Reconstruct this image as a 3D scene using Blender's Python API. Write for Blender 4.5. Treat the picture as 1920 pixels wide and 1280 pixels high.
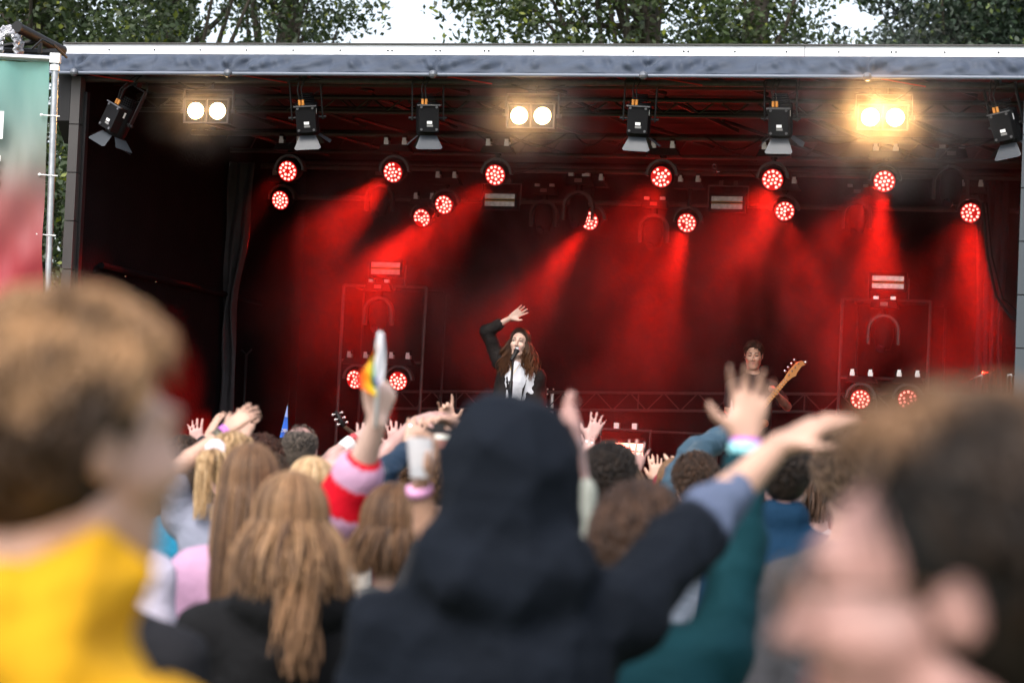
import bpy, math, random
import numpy as np
from mathutils import Vector, Matrix, Euler
rng = np.random.default_rng(7); random.seed(7)
sc = bpy.context.scene
for o in list(bpy.data.objects): bpy.data.objects.remove(o)

# ------------------------------------------------------------------ camera
FPX = 85/36*1920; ROLL = .0435; CAMZ = 1.70; PITCH = math.atan(190/FPX)
cam_d = bpy.data.cameras.new('camera'); cam = bpy.data.objects.new('camera', cam_d)
sc.collection.objects.link(cam); sc.camera = cam
cam_d.lens = 85; cam_d.sensor_width = 36; cam_d.clip_start = .1; cam_d.clip_end = 2000
cam_d.dof.use_dof = True; cam_d.dof.focus_distance = 20.0; cam_d.dof.aperture_fstop = 2.9
cam.matrix_world = Matrix.Translation((0,0,CAMZ)) @ Euler((math.pi/2+PITCH,0,0)).to_matrix().to_4x4() @ Matrix.Rotation(ROLL,4,'Z')
CM = np.array(cam.matrix_world); RT, UP, FW = CM[:3,0], CM[:3,1], -CM[:3,2]; C0 = np.array([0,0,CAMZ])
def P(px, py, d): return C0 + FW*d + RT*(px-960)/FPX*d + UP*(640-py)/FPX*d

# ------------------------------------------------------------------ world, sun, exposure
w = bpy.data.worlds.new('World'); sc.world = w; w.use_nodes = True
wn = w.node_tree.nodes; bg = wn['Background']
sky = wn.new('ShaderNodeTexSky'); sky.sky_type = 'NISHITA'; sky.sun_disc = False
SUN_EL, SUN_ROT = math.radians(51), math.radians(207)      # rotation is measured clockwise from +Y
sky.sun_elevation = SUN_EL; sky.sun_rotation = SUN_ROT; sky.dust_density = 4; sky.air_density = 1.0; sky.ozone_density = 1
hs_ = wn.new('ShaderNodeHueSaturation'); hs_.inputs['Saturation'].default_value = .5; hs_.inputs['Value'].default_value = 1.35
w.node_tree.links.new(sky.outputs[0], hs_.inputs['Color']); w.node_tree.links.new(hs_.outputs[0], bg.inputs[0]); bg.inputs[1].default_value = .15
sd = bpy.data.lights.new('sun', 'SUN'); sun = bpy.data.objects.new('sun', sd); sc.collection.objects.link(sun)
sd.energy = .95; sd.angle = math.radians(24); sd.color = (1,.93,.84)
sv = Vector((math.sin(SUN_ROT)*math.cos(SUN_EL), math.cos(SUN_ROT)*math.cos(SUN_EL), math.sin(SUN_EL)))
sun.rotation_euler = sv.to_track_quat('Z','Y').to_euler(); sun.location = (0,0,30)
sc.view_settings.view_transform = 'Standard'; sc.view_settings.look = 'None'
sc.view_settings.exposure = .95; sc.view_settings.gamma = 1
cy = sc.cycles
cy.use_denoising = True
try: cy.denoiser = 'OPENIMAGEDENOISE'
except Exception: pass
cy.max_bounces = 6; cy.diffuse_bounces = 3; cy.glossy_bounces = 2; cy.transmission_bounces = 4; cy.volume_bounces = 0; cy.transparent_max_bounces = 8
cy.volume_step_rate = 4; cy.volume_max_steps = 64; cy.sample_clamp_indirect = 4; cy.caustics_reflective = False; cy.caustics_refractive = False

# ------------------------------------------------------------------ stage frame: u to the right, v into the stage
A = math.radians(14); O = np.array([0.,19.,0.])
Uv = np.array([math.cos(A),-math.sin(A),0]); Vv = np.array([math.sin(A),math.cos(A),0])
SM = Matrix.Translation(O.tolist()) @ Matrix.Rotation(-A,4,'Z')
def W(u,v,z): return O + Uv*u + Vv*v + np.array([0,0,z])
def L(px,py,v):
    d = FW + RT*(px-960)/FPX + UP*(640-py)/FPX
    t = (v-(C0-O)@Vv)/(d@Vv); p = C0+t*d
    return np.array([(p-O)@Uv, v, p[2]])
FLOOR = .97

# ------------------------------------------------------------------ materials
MATS = {}
def mat(name, col, rough=.6, metal=0, var=0, scale=8, bump=0, bscale=60, attr=False, sheen=0, emis=None, estr=0, spec=.5, trans=0, stretch=None):
    if name in MATS: return MATS[name]
    m = bpy.data.materials.new(name); m.use_nodes = True; nt = m.node_tree; n = nt.nodes; b = n['Principled BSDF']
    b.inputs['Base Color'].default_value = (*col,1); b.inputs['Roughness'].default_value = rough; b.inputs['Metallic'].default_value = metal
    b.inputs['Specular IOR Level'].default_value = spec
    if sheen: b.inputs['Sheen Weight'].default_value = sheen; b.inputs['Sheen Roughness'].default_value = .5
    tc = n.new('ShaderNodeTexCoord'); src = tc.outputs['Object']
    if stretch:
        mp = n.new('ShaderNodeMapping'); mp.inputs['Scale'].default_value = stretch; nt.links.new(src, mp.inputs[0]); src = mp.outputs[0]
    cur = None
    if attr:
        a = n.new('ShaderNodeVertexColor'); a.layer_name = 'tint'; cur = a.outputs[0]
        if attr == 'mul':
            mx = n.new('ShaderNodeMix'); mx.data_type = 'RGBA'; mx.blend_type = 'MULTIPLY'; mx.inputs[0].default_value = 1
            nt.links.new(cur, mx.inputs[6]); mx.inputs[7].default_value = (*col,1); cur = mx.outputs[2]
    if var:
        t = n.new('ShaderNodeTexNoise'); t.inputs['Scale'].default_value = scale; t.inputs['Detail'].default_value = 5; nt.links.new(src, t.inputs[0])
        r = n.new('ShaderNodeMapRange'); r.inputs[1].default_value = .3; r.inputs[2].default_value = .7; r.inputs[3].default_value = 1-var; r.inputs[4].default_value = 1+var
        nt.links.new(t.outputs[0], r.inputs[0])
        mx = n.new('ShaderNodeMix'); mx.data_type = 'RGBA'; mx.blend_type = 'MULTIPLY'; mx.inputs[0].default_value = 1
        if cur: nt.links.new(cur, mx.inputs[6])
        else: mx.inputs[6].default_value = (*col,1)
        nt.links.new(r.outputs[0], mx.inputs[7]); cur = mx.outputs[2]
    if cur: nt.links.new(cur, b.inputs['Base Color'])
    if bump:
        t = n.new('ShaderNodeTexNoise'); t.inputs['Scale'].default_value = bscale; t.inputs['Detail'].default_value = 4; nt.links.new(src, t.inputs[0])
        bp = n.new('ShaderNodeBump'); bp.inputs['Strength'].default_value = bump; bp.inputs['Distance'].default_value = .02
        nt.links.new(t.outputs[0], bp.inputs['Height']); nt.links.new(bp.outputs[0], b.inputs['Normal'])
    if emis: b.inputs['Emission Color'].default_value = (*emis,1); b.inputs['Emission Strength'].default_value = estr
    if trans:
        tr = n.new('ShaderNodeBsdfTranslucent'); ms = n.new('ShaderNodeMixShader'); ms.inputs[0].default_value = trans
        if cur: nt.links.new(cur, tr.inputs[0])
        else: tr.inputs[0].default_value = (*col,1)
        nt.links.new(b.outputs[0], ms.inputs[1]); nt.links.new(tr.outputs[0], ms.inputs[2]); nt.links.new(ms.outputs[0], n['Material Output'].inputs[0])
    MATS[name] = m; return m
BLK = mat('black_metal', (.010,.010,.011), .5, .0, bump=.1, spec=.25)
BLK2 = mat('matt_black_plastic', (.011,.011,.012), .55, spec=.25)
CLOTH = mat('black_stage_cloth', (.005,.004,.005), .95, var=.3, scale=3, bump=.3, bscale=30, spec=.1)
GREY = mat('grey_drape', (.03,.03,.034), .8, var=.3, scale=4, bump=.4, bscale=14)
ALU = mat('aluminium_tube', (.42,.43,.45), .38, .9, var=.15, scale=20)
DALU = mat('dull_aluminium_tube', (.055,.052,.052), .5, .3, var=.25, scale=20)
WHT = mat('white_painted_fascia', (.70,.73,.78), .45, var=.06, scale=3)
SILV = mat('silver_clamp', (.75,.75,.76), .3, .8)
AWN = mat('grey_blue_awning', (.045,.058,.085), .65, spec=.25, var=.18, scale=5, bump=.3, bscale=12)
ORNG = mat('orange_connector', (.7,.28,.05), .5)
LBL = mat('white_label', (.8,.8,.8), .6)
CHROME = mat('chrome', (.7,.7,.7), .15, 1)
WOOD = mat('maple_neck', (.6,.27,.09), .35, var=.12, scale=30, stretch=(1,1,8))
DECK = mat('stage_deck', (.015,.014,.013), .6, var=.3, scale=4)

# ------------------------------------------------------------------ object helpers
def link(o): sc.collection.objects.link(o); return o
def tag(o, label=None, cat=None, group=None, kind=None):
    if label: o['label'] = label
    if cat: o['category'] = cat
    if group: o['group'] = group
    if kind: o['kind'] = kind
    return o
def mesh_obj(name, verts, faces, m, parent=None, smooth=False, mw=None, cols=None):
    me = bpy.data.meshes.new(name); me.from_pydata([tuple(map(float,v)) for v in verts] if not isinstance(verts, np.ndarray) else verts.tolist(), [], faces if not isinstance(faces, np.ndarray) else faces.tolist())
    if cols is not None:
        at = me.color_attributes.new('tint','FLOAT_COLOR','POINT'); c = np.ones((len(me.vertices),4),np.float32); c[:,:3] = cols; at.data.foreach_set('color', c.ravel())
    if smooth: me.polygons.foreach_set('use_smooth', np.ones(len(me.polygons),bool))
    me.update()
    if m: me.materials.append(m)
    o = bpy.data.objects.new(name, me); link(o)
    if parent: o.parent = parent
    if mw is not None: o.matrix_local = mw
    return o
def empty(name, mw, label=None, cat=None, group=None, kind=None):
    o = bpy.data.objects.new(name, None); link(o); o.matrix_world = mw; o.empty_display_size = .1
    return tag(o, label, cat, group, kind)
def copy_tree(o, parent=None):
    c = o.copy(); link(c); c.parent = parent
    if parent: c.matrix_parent_inverse = o.matrix_parent_inverse.copy()
    for ch in o.children: copy_tree(ch, c)
    return c
class MB:
    def __init__(s): s.v = []; s.f = []
    def add(s, vs, fs):
        n = len(s.v); s.v += [tuple(map(float,q)) for q in vs]; s.f += [tuple(i+n for i in f) for f in fs]; return s
    def box(s, c, h, R=None):
        c = np.array(c,float); vs = []
        for x in (-1,1):
            for y in (-1,1):
                for z in (-1,1):
                    p = np.array([x*h[0],y*h[1],z*h[2]])
                    if R is not None: p = np.array(R)@p
                    vs.append(c+p)
        return s.add(vs, [(0,1,3,2),(4,6,7,5),(0,4,5,1),(2,3,7,6),(0,2,6,4),(1,5,7,3)])
    def tube(s, pts, r, n=10, cap=True):
        pts = [np.array(p,float) for p in pts]; rs = r if isinstance(r,(list,tuple)) else [r]*len(pts)
        base = len(s.v); up = None
        for i,p in enumerate(pts):
            t = (pts[min(i+1,len(pts)-1)]-pts[max(i-1,0)]); t /= (np.linalg.norm(t)+1e-9)
            if up is None:
                up = np.array([0,0,1.]) if abs(t[2])<.9 else np.array([1.,0,0])
            a = np.cross(t,up); a /= np.linalg.norm(a)+1e-9; b = np.cross(a,t); up = b
            for k in range(n):
                q = 2*math.pi*k/n; s.v.append(tuple(p+rs[i]*(math.cos(q)*a+math.sin(q)*b)))
        for i in range(len(pts)-1):
            for k in range(n):
                k2 = (k+1)%n; s.f.append((base+i*n+k, base+i*n+k2, base+(i+1)*n+k2, base+(i+1)*n+k))
        if cap:
            s.f.append(tuple(base+k for k in range(n))[::-1]); e = base+(len(pts)-1)*n; s.f.append(tuple(e+k for k in range(n)))
        return s
    def disc(s, c, nrm, r, n=20, th=.004):
        c = np.array(c,float); nrm = np.array(nrm,float); nrm /= np.linalg.norm(nrm)
        return s.tube([c, c+nrm*th], r, n)
    def ball(s, c, r, n=10):
        c = np.array(c,float); r = np.array(r if hasattr(r,'__len__') else [r]*3,float); base=len(s.v); m = n//2
        for i in range(m+1):
            th = math.pi*i/m
            for k in range(n):
                q = 2*math.pi*k/n; s.v.append(tuple(c+r*np.array([math.sin(th)*math.cos(q),math.sin(th)*math.sin(q),math.cos(th)])))
        for i in range(m):
            for k in range(n):
                k2=(k+1)%n; s.f.append((base+i*n+k,base+(i+1)*n+k,base+(i+1)*n+k2,base+i*n+k2))
        return s
    def prism(s, poly, axis, lo, hi):   # poly 2-d in the other two axes
        n = len(poly); vs = []
        for h in (lo,hi):
            for a,b in poly:
                p = [a,b]; p.insert(axis,h); vs.append(p)
        return s.add(vs, [tuple(range(n))[::-1], tuple(range(n,2*n))] + [(i,(i+1)%n,n+(i+1)%n,n+i) for i in range(n)])
    def build(s, name, m, parent=None, smooth=False, mw=None):
        o = mesh_obj(name, s.v, s.f, m, parent, smooth, mw)
        if smooth:
            try:
                o.data.set_sharp_from_angle(angle=math.radians(40))
            except Exception: pass
        return o
def _parts(s, name, m, parent=None, smooth=False, off=None):
    par = list(range(len(s.v)))
    def fd(i):
        while par[i]!=i: par[i]=par[par[i]]; i=par[i]
        return i
    for f in s.f:
        for j in f[1:]: par[fd(j)]=fd(f[0])
    g = {}
    for f in s.f: g.setdefault(fd(f[0]),[]).append(f)
    for fl in g.values():
        ids = sorted({i for f in fl for i in f}); mp = {i:k for k,i in enumerate(ids)}
        mesh_obj(name,[s.v[i] if off is None else tuple(np.array(s.v[i])-off) for i in ids],[tuple(mp[i] for i in f) for f in fl],m,parent,smooth)
MB.parts = _parts
def text_mesh(txt, size, depth):
    cu = bpy.data.curves.new('lettering','FONT'); cu.body = txt; cu.size = size; cu.extrude = depth; cu.align_x='CENTER'; cu.align_y='CENTER'
    o = bpy.data.objects.new('tmp', cu); link(o); dg = bpy.context.evaluated_depsgraph_get()
    me = bpy.data.meshes.new_from_object(o.evaluated_get(dg)); bpy.data.objects.remove(o); return me

# ------------------------------------------------------------------ ground and banks
g = MB().add([(-300,-60,0),(300,-60,0),(300,400,0),(-300,400,0)], [(0,1,2,3)]).build('ground', mat('grass_ground',(.055,.075,.025),.95,var=.4,scale=3,bump=.5,bscale=50))
tag(g, kind='structure')

# ================================================================== THE STAGE
UL, UR, VB = -3.93, 4.05, 5.9
st = empty('stage', SM, 'mobile trailer stage with black cloth walls under a white edged roof', 'stage')
MB().box(((UL+UR)/2, VB/2+.05, FLOOR-.08), ((UR-UL)/2, VB/2+.1, .08)).build('deck', DECK, st)
MB().box(((UL+UR)/2, .0, (FLOOR-.16)/2), ((UR-UL)/2-.02, .02, (FLOOR-.16)/2)).build('skirt', CLOTH, st)
# roof slab with a white fascia at the front
MB().prism([(.03,4.84),(VB+.3,4.72),(VB+.3,4.66),(.03,4.76)], 0, UL+.02, UR+.1).build('roof', mat('roof_sheet',(.25,.26,.28),.6), st)
fa = MB().box(((UL+UR)/2+.05, 0, 4.796), ((UR-UL)/2+.05, .028, .04)).build('fascia', WHT, st)
tr_ = MB().box(((UL+UR)/2+.05, -.006, 4.842), ((UR-UL)/2+.05, .04, .005)); tr_.build('fascia_trim', DALU, st)
sc_ = MB()
for i in range(20):
    u = -3.52+.4*i
    sc_.disc((u,-.028,4.789),(0,-1,0),.0075,8,.004)
    if i in (6,7,8,12,16): sc_.disc((u+.035,-.028,4.789),(0,-1,0),.0075,8,.004)
sc_.box((2.22,-.03,4.796),(.002,.002,.04)); sc_.parts('screw', BLK, fa)
# awning strip, wrinkled, from the fascia down to its tube
N = 700; M_ = 12; vs = []; knots = [-3.75,-2.41,-.69,1.0,2.72,4.02]
for i in range(N+1):
    u = -3.99+(UR+.1+3.99)*i/N
    nd = min((abs(u-k) for k in knots)); kk = min(knots,key=lambda k:abs(u-k))
    for j in range(M_+1):
        t = j/M_; us = u
        if i==0: us = -3.93-.09*t
        amp = .030+.03*math.exp(-nd*2.6)
        w_ = math.sin((u-kk)*24*(1+.4*math.exp(-nd*3))+t*3.5*np.sign(u-kk)+2.2*math.sin(u*5))*.55+math.sin(u*41-t*4+math.sin(u*9)*2)*.3+math.sin(u*17+t*6)*.35
        v = -.03-.13*t+amp*w_*math.sin(math.pi*min(1,t*1.1))*1.0-.02*math.sin(math.pi*t)
        vs.append((us, v, 4.752-.165*t+.006*math.sin(u*13)*t))
fs = [(i*(M_+1)+j,(i+1)*(M_+1)+j,(i+1)*(M_+1)+j+1,i*(M_+1)+j+1) for i in range(N) for j in range(M_)]
aw = mesh_obj('awning', vs, fs, AWN, st, True)
aw.modifiers.new('thick','SOLIDIFY').thickness = .003
MB().tube([(-4.04,-.165,4.575),(UR+.1,-.165,4.578)], .016, 10).build('awning_tube', mat('awning_tube',(.1,.12,.16),.4), st, True)
MB().tube([(UL+.1,.08,4.56),(UR,.08,4.555)], .026, 12).build('front_pipe', DALU, st, True)
kb = MB()
for k in knots[:-1]:
    kb.ball((k,-.19,4.575),(.035,.03,.035),12)
kb.parts('awning_clamp', mat('clamp_grey',(.12,.13,.15),.4,.5), st)
rs = MB()
for k in knots[:-1]: rs.tube([(k+.1,-.12,4.57),(k+.42,.06,4.54)],.006,5)
rs.parts('red_strap', mat('red_strap',(.5,.02,.02),.6), st)
# ceiling cloth, rafters and longitudinal beams
MB().prism([(.06,4.74),(VB,4.64),(VB,4.62),(.06,4.72)], 0, UL+.05, UR).build('ceiling', mat('ceiling_cloth',(.02,.012,.012),.8,var=.5,scale=2.5,bump=.6,bscale=3), st)
rf = MB()
for k in range(10):
    u = -3.9+.85*k
    rf.tube([(u,.1,4.68),(u+.55,1.3,4.66)],.018,6); rf.tube([(u+.55,1.3,4.62),(u+1.0,2.4,4.5)],.018,6); rf.tube([(u,2.5,4.6),(u+.9,4.2,4.46)],.018,6)
for v,z in ((.75,4.63),(1.25,4.6),(1.28,4.48),(1.8,4.58),(3.2,4.56),(3.6,4.42),(5.2,4.5)):
    rf.tube([(UL+.1,v,z),(UR,v,z-.01)],.022,8)
for k in range(26):
    u = -3.9+.3*k; rf.tube([(u,1.26,4.49),(u+.15,1.26,4.6)],.008,5); rf.tube([(u+.15,1.26,4.6),(u+.3,1.26,4.49)],.008,5)
    rf.tube([(u,3.6,4.43),(u+.15,3.4,4.56)],.008,5)
cb_ = MB()
for k in range(16):
    u = random.uniform(-3.5,3.2); v,z = random.choice([(2.4,4.43),(4.3,4.35),(.1,4.55),(1.3,4.6)]); w_ = random.uniform(.25,.7); dz = random.uniform(.05,.16)
    cb_.tube([(u+w_*t,v-.03,z+.02-dz*math.sin(t*math.pi)) for t in np.linspace(0,1,9)],.007,5)
cb_.parts('hanging_cable', BLK, st, True)
rf.build('ceiling_beams', mat('dark_steel',(.018,.016,.016),.5), st, True)
# walls
def wall_sheet(pts, nu, nv, amp, freq, axis):   # rippled cloth between two bottom points
    (x0,y0),(x1,y1) = pts; vs=[]
    for i in range(nu+1):
        t=i/nu
        for j in range(nv+1):
            z = FLOOR+(4.68-FLOOR)*j/nv; r = amp*(math.sin(t*freq)+.5*math.sin(t*freq*2.3+j*.3+1))
            vs.append((x0+(x1-x0)*t+(r if axis==0 else 0), y0+(y1-y0)*t+(r if axis==1 else 0), z))
    fs=[(i*(nv+1)+j,(i+1)*(nv+1)+j,(i+1)*(nv+1)+j+1,i*(nv+1)+j+1) for i in range(nu) for j in range(nv)]
    return vs,fs
v_,f_ = wall_sheet(((UL+.1,VB),(UR,VB)),300,12,.014,60,1); bw = mesh_obj('back_wall', v_, f_, CLOTH, st, True); bw.modifiers.new('t','SOLIDIFY').thickness=.01
v_,f_ = wall_sheet(((UR-.02,.15),(UR-.02,VB)),120,12,.02,60,0); rw = mesh_obj('right_wall', v_, f_, CLOTH, st, True); rw.modifiers.new('t','SOLIDIFY').thickness=.01
# left wall: two cloth panels leaving a narrow slit through which the outside shows
UW = UL+.13
def wallv(px,py):
    d = FW + RT*(px-960)/FPX + UP*(640-py)/FPX; t = (UW-(C0-O)@Uv)/(d@Uv); p=C0+t*d; return (p-O)@Vv, p[2]
sl_top = wallv(541,750); bl = wallv(519,842); br = wallv(541.5,842)
def ext(p,q,z): k=(z-p[1])/(q[1]-p[1]); return p[0]+(q[0]-p[0])*k
MB().prism([(.12,FLOOR),(ext(sl_top,bl,FLOOR),FLOOR),sl_top,(sl_top[0],4.68),(.12,4.68)],0,UW-.012,UW).build('left_wall', CLOTH, st)
MB().prism([(ext(sl_top,br,FLOOR),FLOOR),(VB,FLOOR),(VB,4.68),(sl_top[0]+.004,4.68),(sl_top[0]+.004,sl_top[1])],0,UW-.012,UW).build('left_wall', CLOTH, st)
# front posts: grey ribbed left, dark right
p_ = MB()
for k in range(9): p_.box((UL+.13,.02,FLOOR+.2+.4*k),(.042,.05,.196))
p_.build('corner_post', mat('post_grey',(.04,.037,.036),.6,var=.1,scale=6), st)
MB().box((UL+.17,.08,2.7),(.03,.03,1.75)).build('corner_post', BLK, st)
q_ = MB()
for k in range(9): q_.box((3.93,.02,FLOOR+.2+.4*k),(.05,.05,.196))
q_.build('corner_post', mat('post_dark',(.035,.045,.055),.5), st)
# rounded side bracket under the roof, left end, and cross boards on side wall
MB().prism([(-.02,4.74),(.5,4.74),(.5,4.05),(.15,4.03),(-.02,4.2)],0,UL-.03,UL+.08).build('end_bracket', BLK2, st)
hb = MB().tube([(UW+.03,.6,3.05),(UW+.03,4.6,3.0)],.03,8); hb.build('wall_rail', CLOTH, st)
hk = MB()
for px,py in ((229,517),(286,527),(356,538)):
    v,z = wallv(px,py); hk.ball((UW+.03,v,z),.014,8)
for px,py in ((465,565),(503,573),(495,582),(540,581)):
    v,z = wallv(px,py); hk.ball((UW+.03,v,z),.008,8)
hk.parts('wall_hook', CHROME, st)
# rear ladder truss standing low behind the players
def tr_mesh(a,b,h,r,n):
    m = MB(); a=np.array(a);b=np.array(b); dz=np.array([0,0,h])
    m.tube([a,b],r,8); m.tube([a-dz,b-dz],r,8)
    for i in range(n):
        p=a+(b-a)*(i/n); q=a+(b-a)*((i+1)/n)
        if i%2: m.tube([p-dz,q],r*.5,5)
        else: m.tube([p,q-dz],r*.5,5)
    for k in (0,.25,.5,.75,1): m.tube([a+(b-a)*k,a+(b-a)*k-dz],r*.6,5)
    return m
a1 = L(690,733,5.3); b1 = L(1373,737.5,5.3); a2 = L(1376,737.5,5.3); b2 = L(1920,741,5.3)
t1 = tr_mesh(a1,b1,.175,.014,22)
tt = empty('ladder_truss', SM, 'long dark ladder truss running behind the singer at waist height', 'truss')
t1.build('chords', DALU, tt, True)
t2 = tr_mesh(a2,b2,.175,.014,16); t2.build('chords', DALU, tt, True)
cp = MB()
for px,py in ((1032,735),(1376,737.5)):
    for dx in (-.03,.03):
        for dz in (.03,-.02,-.15,-.2):
            q = L(px,py,5.27); cp.ball((q[0]+dx,5.27,q[2]+dz),.009,6)
for px in (1034,1376): 
    q=L(px,736,5.3); cp.tube([(q[0],5.33,q[2]),(q[0],5.33,FLOOR)],.02,8)
cp.parts('bolt', SILV, tt)
lp = MB(); a=L(1100,804,5.2); b=L(1345,814,5.2); lp.tube([a,b],.012,8); lp.tube([a,(a[0],5.2,FLOOR)],.014,8); lp.tube([b,(b[0],5.2,FLOOR)],.014,8)
tag(lp.build('low_bar', DALU, None, True, SM), 'thin low crossbar below the ladder truss at stage centre', 'bar')

# horizontal lighting pipes
def pipe(v,z,lab):
    m = MB().tube([(UL+.2,v,z),(UR-.05,v,z-.004)],.025,12)
    for k in range(14): 
        u = -3.6+.55*k+random.uniform(-.1,.1); m.tube([(u,v,z),(u+.03,v,z)],.03,8)
    o = tag(m.build('lighting_pipe', DALU, None, True, SM), lab, 'lighting pipe', 'lighting pipes under the stage roof'); return o
pipe(2.4,4.43,'middle lighting pipe under the roof, holding the upper row of red lights')
pipe(4.3,4.35,'lower lighting pipe behind the upper row of red lights, holding the second row')
pipe(5.4,4.16,'rearmost dim lighting pipe close to the black back wall')

# ------------------------------------------------------------------ stage lamps
LEDM = mat('lit_red_led', (.1,0,0), .5, emis=(1,.25,.2), estr=2.9)
LEDP = mat('red_lens_plate', (.05,0,0), .4, emis=(1,.01,.01), estr=.35)
WARM = mat('lit_warm_lamp', (.9,.8,.6), .4, emis=(1,.68,.32), estr=14)
BODY = mat('lamp_housing', (.005,.005,.006), .6, bump=.05, spec=.15)
ARM_ = mat('lamp_yoke', (.045,.04,.042), .45)
def yoke(m, R, zt, dep=.035, th=.022, n=16, drop=0):
    pts = [(R,0,-drop)] + [(R*math.cos(math.pi*i/n), 0, R*math.sin(math.pi*i/n)*1.02) for i in range(n+1)] + [(-R,0,-drop)]
    for i in range(len(pts)-1):
        a=np.array(pts[i]);b=np.array(pts[i+1]); na=a/(np.linalg.norm(a[[0,2]])+1e-6); nb=b/(np.linalg.norm(b[[0,2]])+1e-6)
        if i==0: na=np.array([1.,0,0]); nb=np.array([1.,0,0])
        if i==len(pts)-2: nb=np.array([-1.,0,0]); na=np.array([-1.,0,0])
        y=np.array([0,dep,0]); vs=[a-y,a+y,a+na*th+y,a+na*th-y,b-y,b+y,b+nb*th+y,b+nb*th-y]
        m.add(vs,[(0,1,5,4),(1,2,6,5),(2,3,7,6),(3,0,4,7),(0,3,2,1),(4,5,6,7)])
    return m
LED_SLOTS = [(0,0)]+[(.036*math.cos(k*math.pi/3),.036*math.sin(k*math.pi/3)) for k in range(6)]+[(.073*math.cos(k*math.pi/6+.26),.073*math.sin(k*math.pi/6+.26)) for k in range(12)]
def wash_proto():
    t = empty('wash_light', Matrix.Identity(4))
    b = MB(); b.prism([(-.15,.14),(.15,.14),(.12,.20),(-.12,.20)][::1],1,-.07,.07); b.build('base', BODY, t)
    b2 = MB().tube([(0,0,.12),(0,0,.15)],.03,10); b2.build('swivel', BODY, t)
    for s in (-1,1):
        c = MB(); c.box((s*.085,-.01,.222),(.022,.03,.018)); c.box((s*.085,-.035,.245),(.016,.016,.02)); cc = c.build('clamp', SILV, t)
        MB().box((s*.085,0,.265),(.02,.035,.022)).build('jaw', BODY, cc)
    yoke(MB(), .122, .15, dep=.045).build('yoke', ARM_, t, True)
    hd = MB(); hd.tube([(0,.13,0),(0,.10,0),(0,-.01,0),(0,-.04,0),(0,-.045,0)],[.05,.085,.105,.105,.098],24); h = hd.build('head', BODY, t, True)
    MB().tube([(0,-.046,0),(0,-.05,0)],.094,24).build('lens_plate', LEDP, h)
    l = MB()
    for x,z in LED_SLOTS: l.tube([(x,-.051,z),(x,-.057,z)],[.0135,.012],8)
    l.build('led_lens', LEDM, h)
    return t
WASH = wash_proto(); wash_first = [True]
ll = {}
def spot(name, parent, energy, col, ang, blend, size):
    key=(name,energy,ang)
    if key not in ll:
        d = bpy.data.lights.new(name,'SPOT'); d.energy=energy; d.color=col; d.spot_size=math.radians(ang); d.spot_blend=blend; d.shadow_soft_size=size; ll[key]=d
    o = bpy.data.objects.new(name, ll[key]); link(o); o.parent=parent; return o
def wash(px,py,v,zp,dr,power,ang,label,group):
    t = WASH if wash_first[0] else copy_tree(WASH); wash_first[0]=False
    q = L(px,py,v); t.matrix_world = SM @ Matrix.Translation(q.tolist())
    tag(t, label, 'stage light', group)
    ledo = [k for h_ in t.children if h_.name.startswith('head') for k in h_.children if k.name.startswith('led_lens')][0]
    lm = MB(); off = set(random.sample(range(19), random.choice([0,1,1,2,3])))
    for k_,(x_,z_) in enumerate(LED_SLOTS):
        if k_ not in off: lm.tube([(x_,-.051,z_),(x_,-.057,z_)],[.0125*random.uniform(.85,1.1),.011],8)
    me_ = bpy.data.meshes.new('led_lens'); me_.from_pydata(lm.v,[],lm.f); me_.materials.append(LEDM); ledo.data = me_
    d = Vector(dr).normalized()                       # stage frame direction of the beam
    R = (-d).to_track_quat('Y','Z').to_matrix().to_4x4()      # local -Y looks along d
    fd = Vector((dr[0]*.45,-1,dr[2]*.32)).normalized(); R2=(-fd).to_track_quat('Y','Z').to_matrix().to_4x4(); hd = next(c for c in t.children if c.name.startswith('head')); hd.matrix_local = R2 @ Matrix.Rotation(random.uniform(0,6.28),4,'Y')
    drop = zp-q[2]-.04
    for c in t.children:                                 # hang the base right under its pipe
        n = c.name.split('.')[0]
        if n in ('base','clamp','swivel'): c.location = (0,0,drop-.255)
    if drop>.30:
        MB().tube([(0,0,.12),(0,0,drop-.1)],.018,8).build('drop_rod', BODY, t)
    s = spot('beam_light', t, power, (1,.012,.006), ang, 1.0, .06); s.matrix_local = Matrix.Translation((d*.09)) @ (-d).to_track_quat('Z','Y').to_matrix().to_4x4()
    return t
UPR='upper row of lit red wash lights'; LOR='second row of lit red wash lights'; FRM='lit red wash lights in the scaffold frames'
PW = 860
top = [(544,320,(-.35,-1,-.75),.35,'lit red round light, first from the left in the upper row'),
 (741,322,(-.38,-1,-.8),.55,'lit red round light, second from the left in the upper row'),
 (932,327,(-.25,-1,-.8),.3,'lit red round light directly above the left silver strobe, third in the upper row'),
 (1242,330,(-.05,-1,-1),.8,'lit red round light below the barn-door lamp right of centre, fourth in the upper row'),
 (1450,335,(0,-1,-1),.8,'lit red round light below the palest barn door, fifth in the upper row'),
 (1659,338,(.05,-.75,-1),2.2,'lit red round light with a bright cone beneath it, below the right blinder')]
for px,py,d,p,lab in top: wash(px,py,2.4,4.43,d,PW*p,34,lab,UPR)
low = [(530,374,(-.4,-1,-.9),.9,'lit red round light just under the leftmost upper one','x'),
 (795,407,(-.45,-1,-.95),2.6,'small lit red round light with a bright beam falling left','x'),
 (836,382,(-.35,-.8,-1),1.8,'lit red round light up and right of the bright left beam','x'),
 (1109,412,(-.5,-.7,-1),1.8,'half hidden lit red light behind a dark moving head','x'),
 (1290,416,(-.15,-.7,-1),1.8,'lowest lit red round light near the middle, beam falling left','x'),
 (1471,394,(.42,-.8,-1),1.0,'lit red round light just right under the fifth upper one','x'),
 (1820,397,(.05,-.8,-1),2.2,'rightmost lit red round light beside the side drape','x')]
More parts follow.
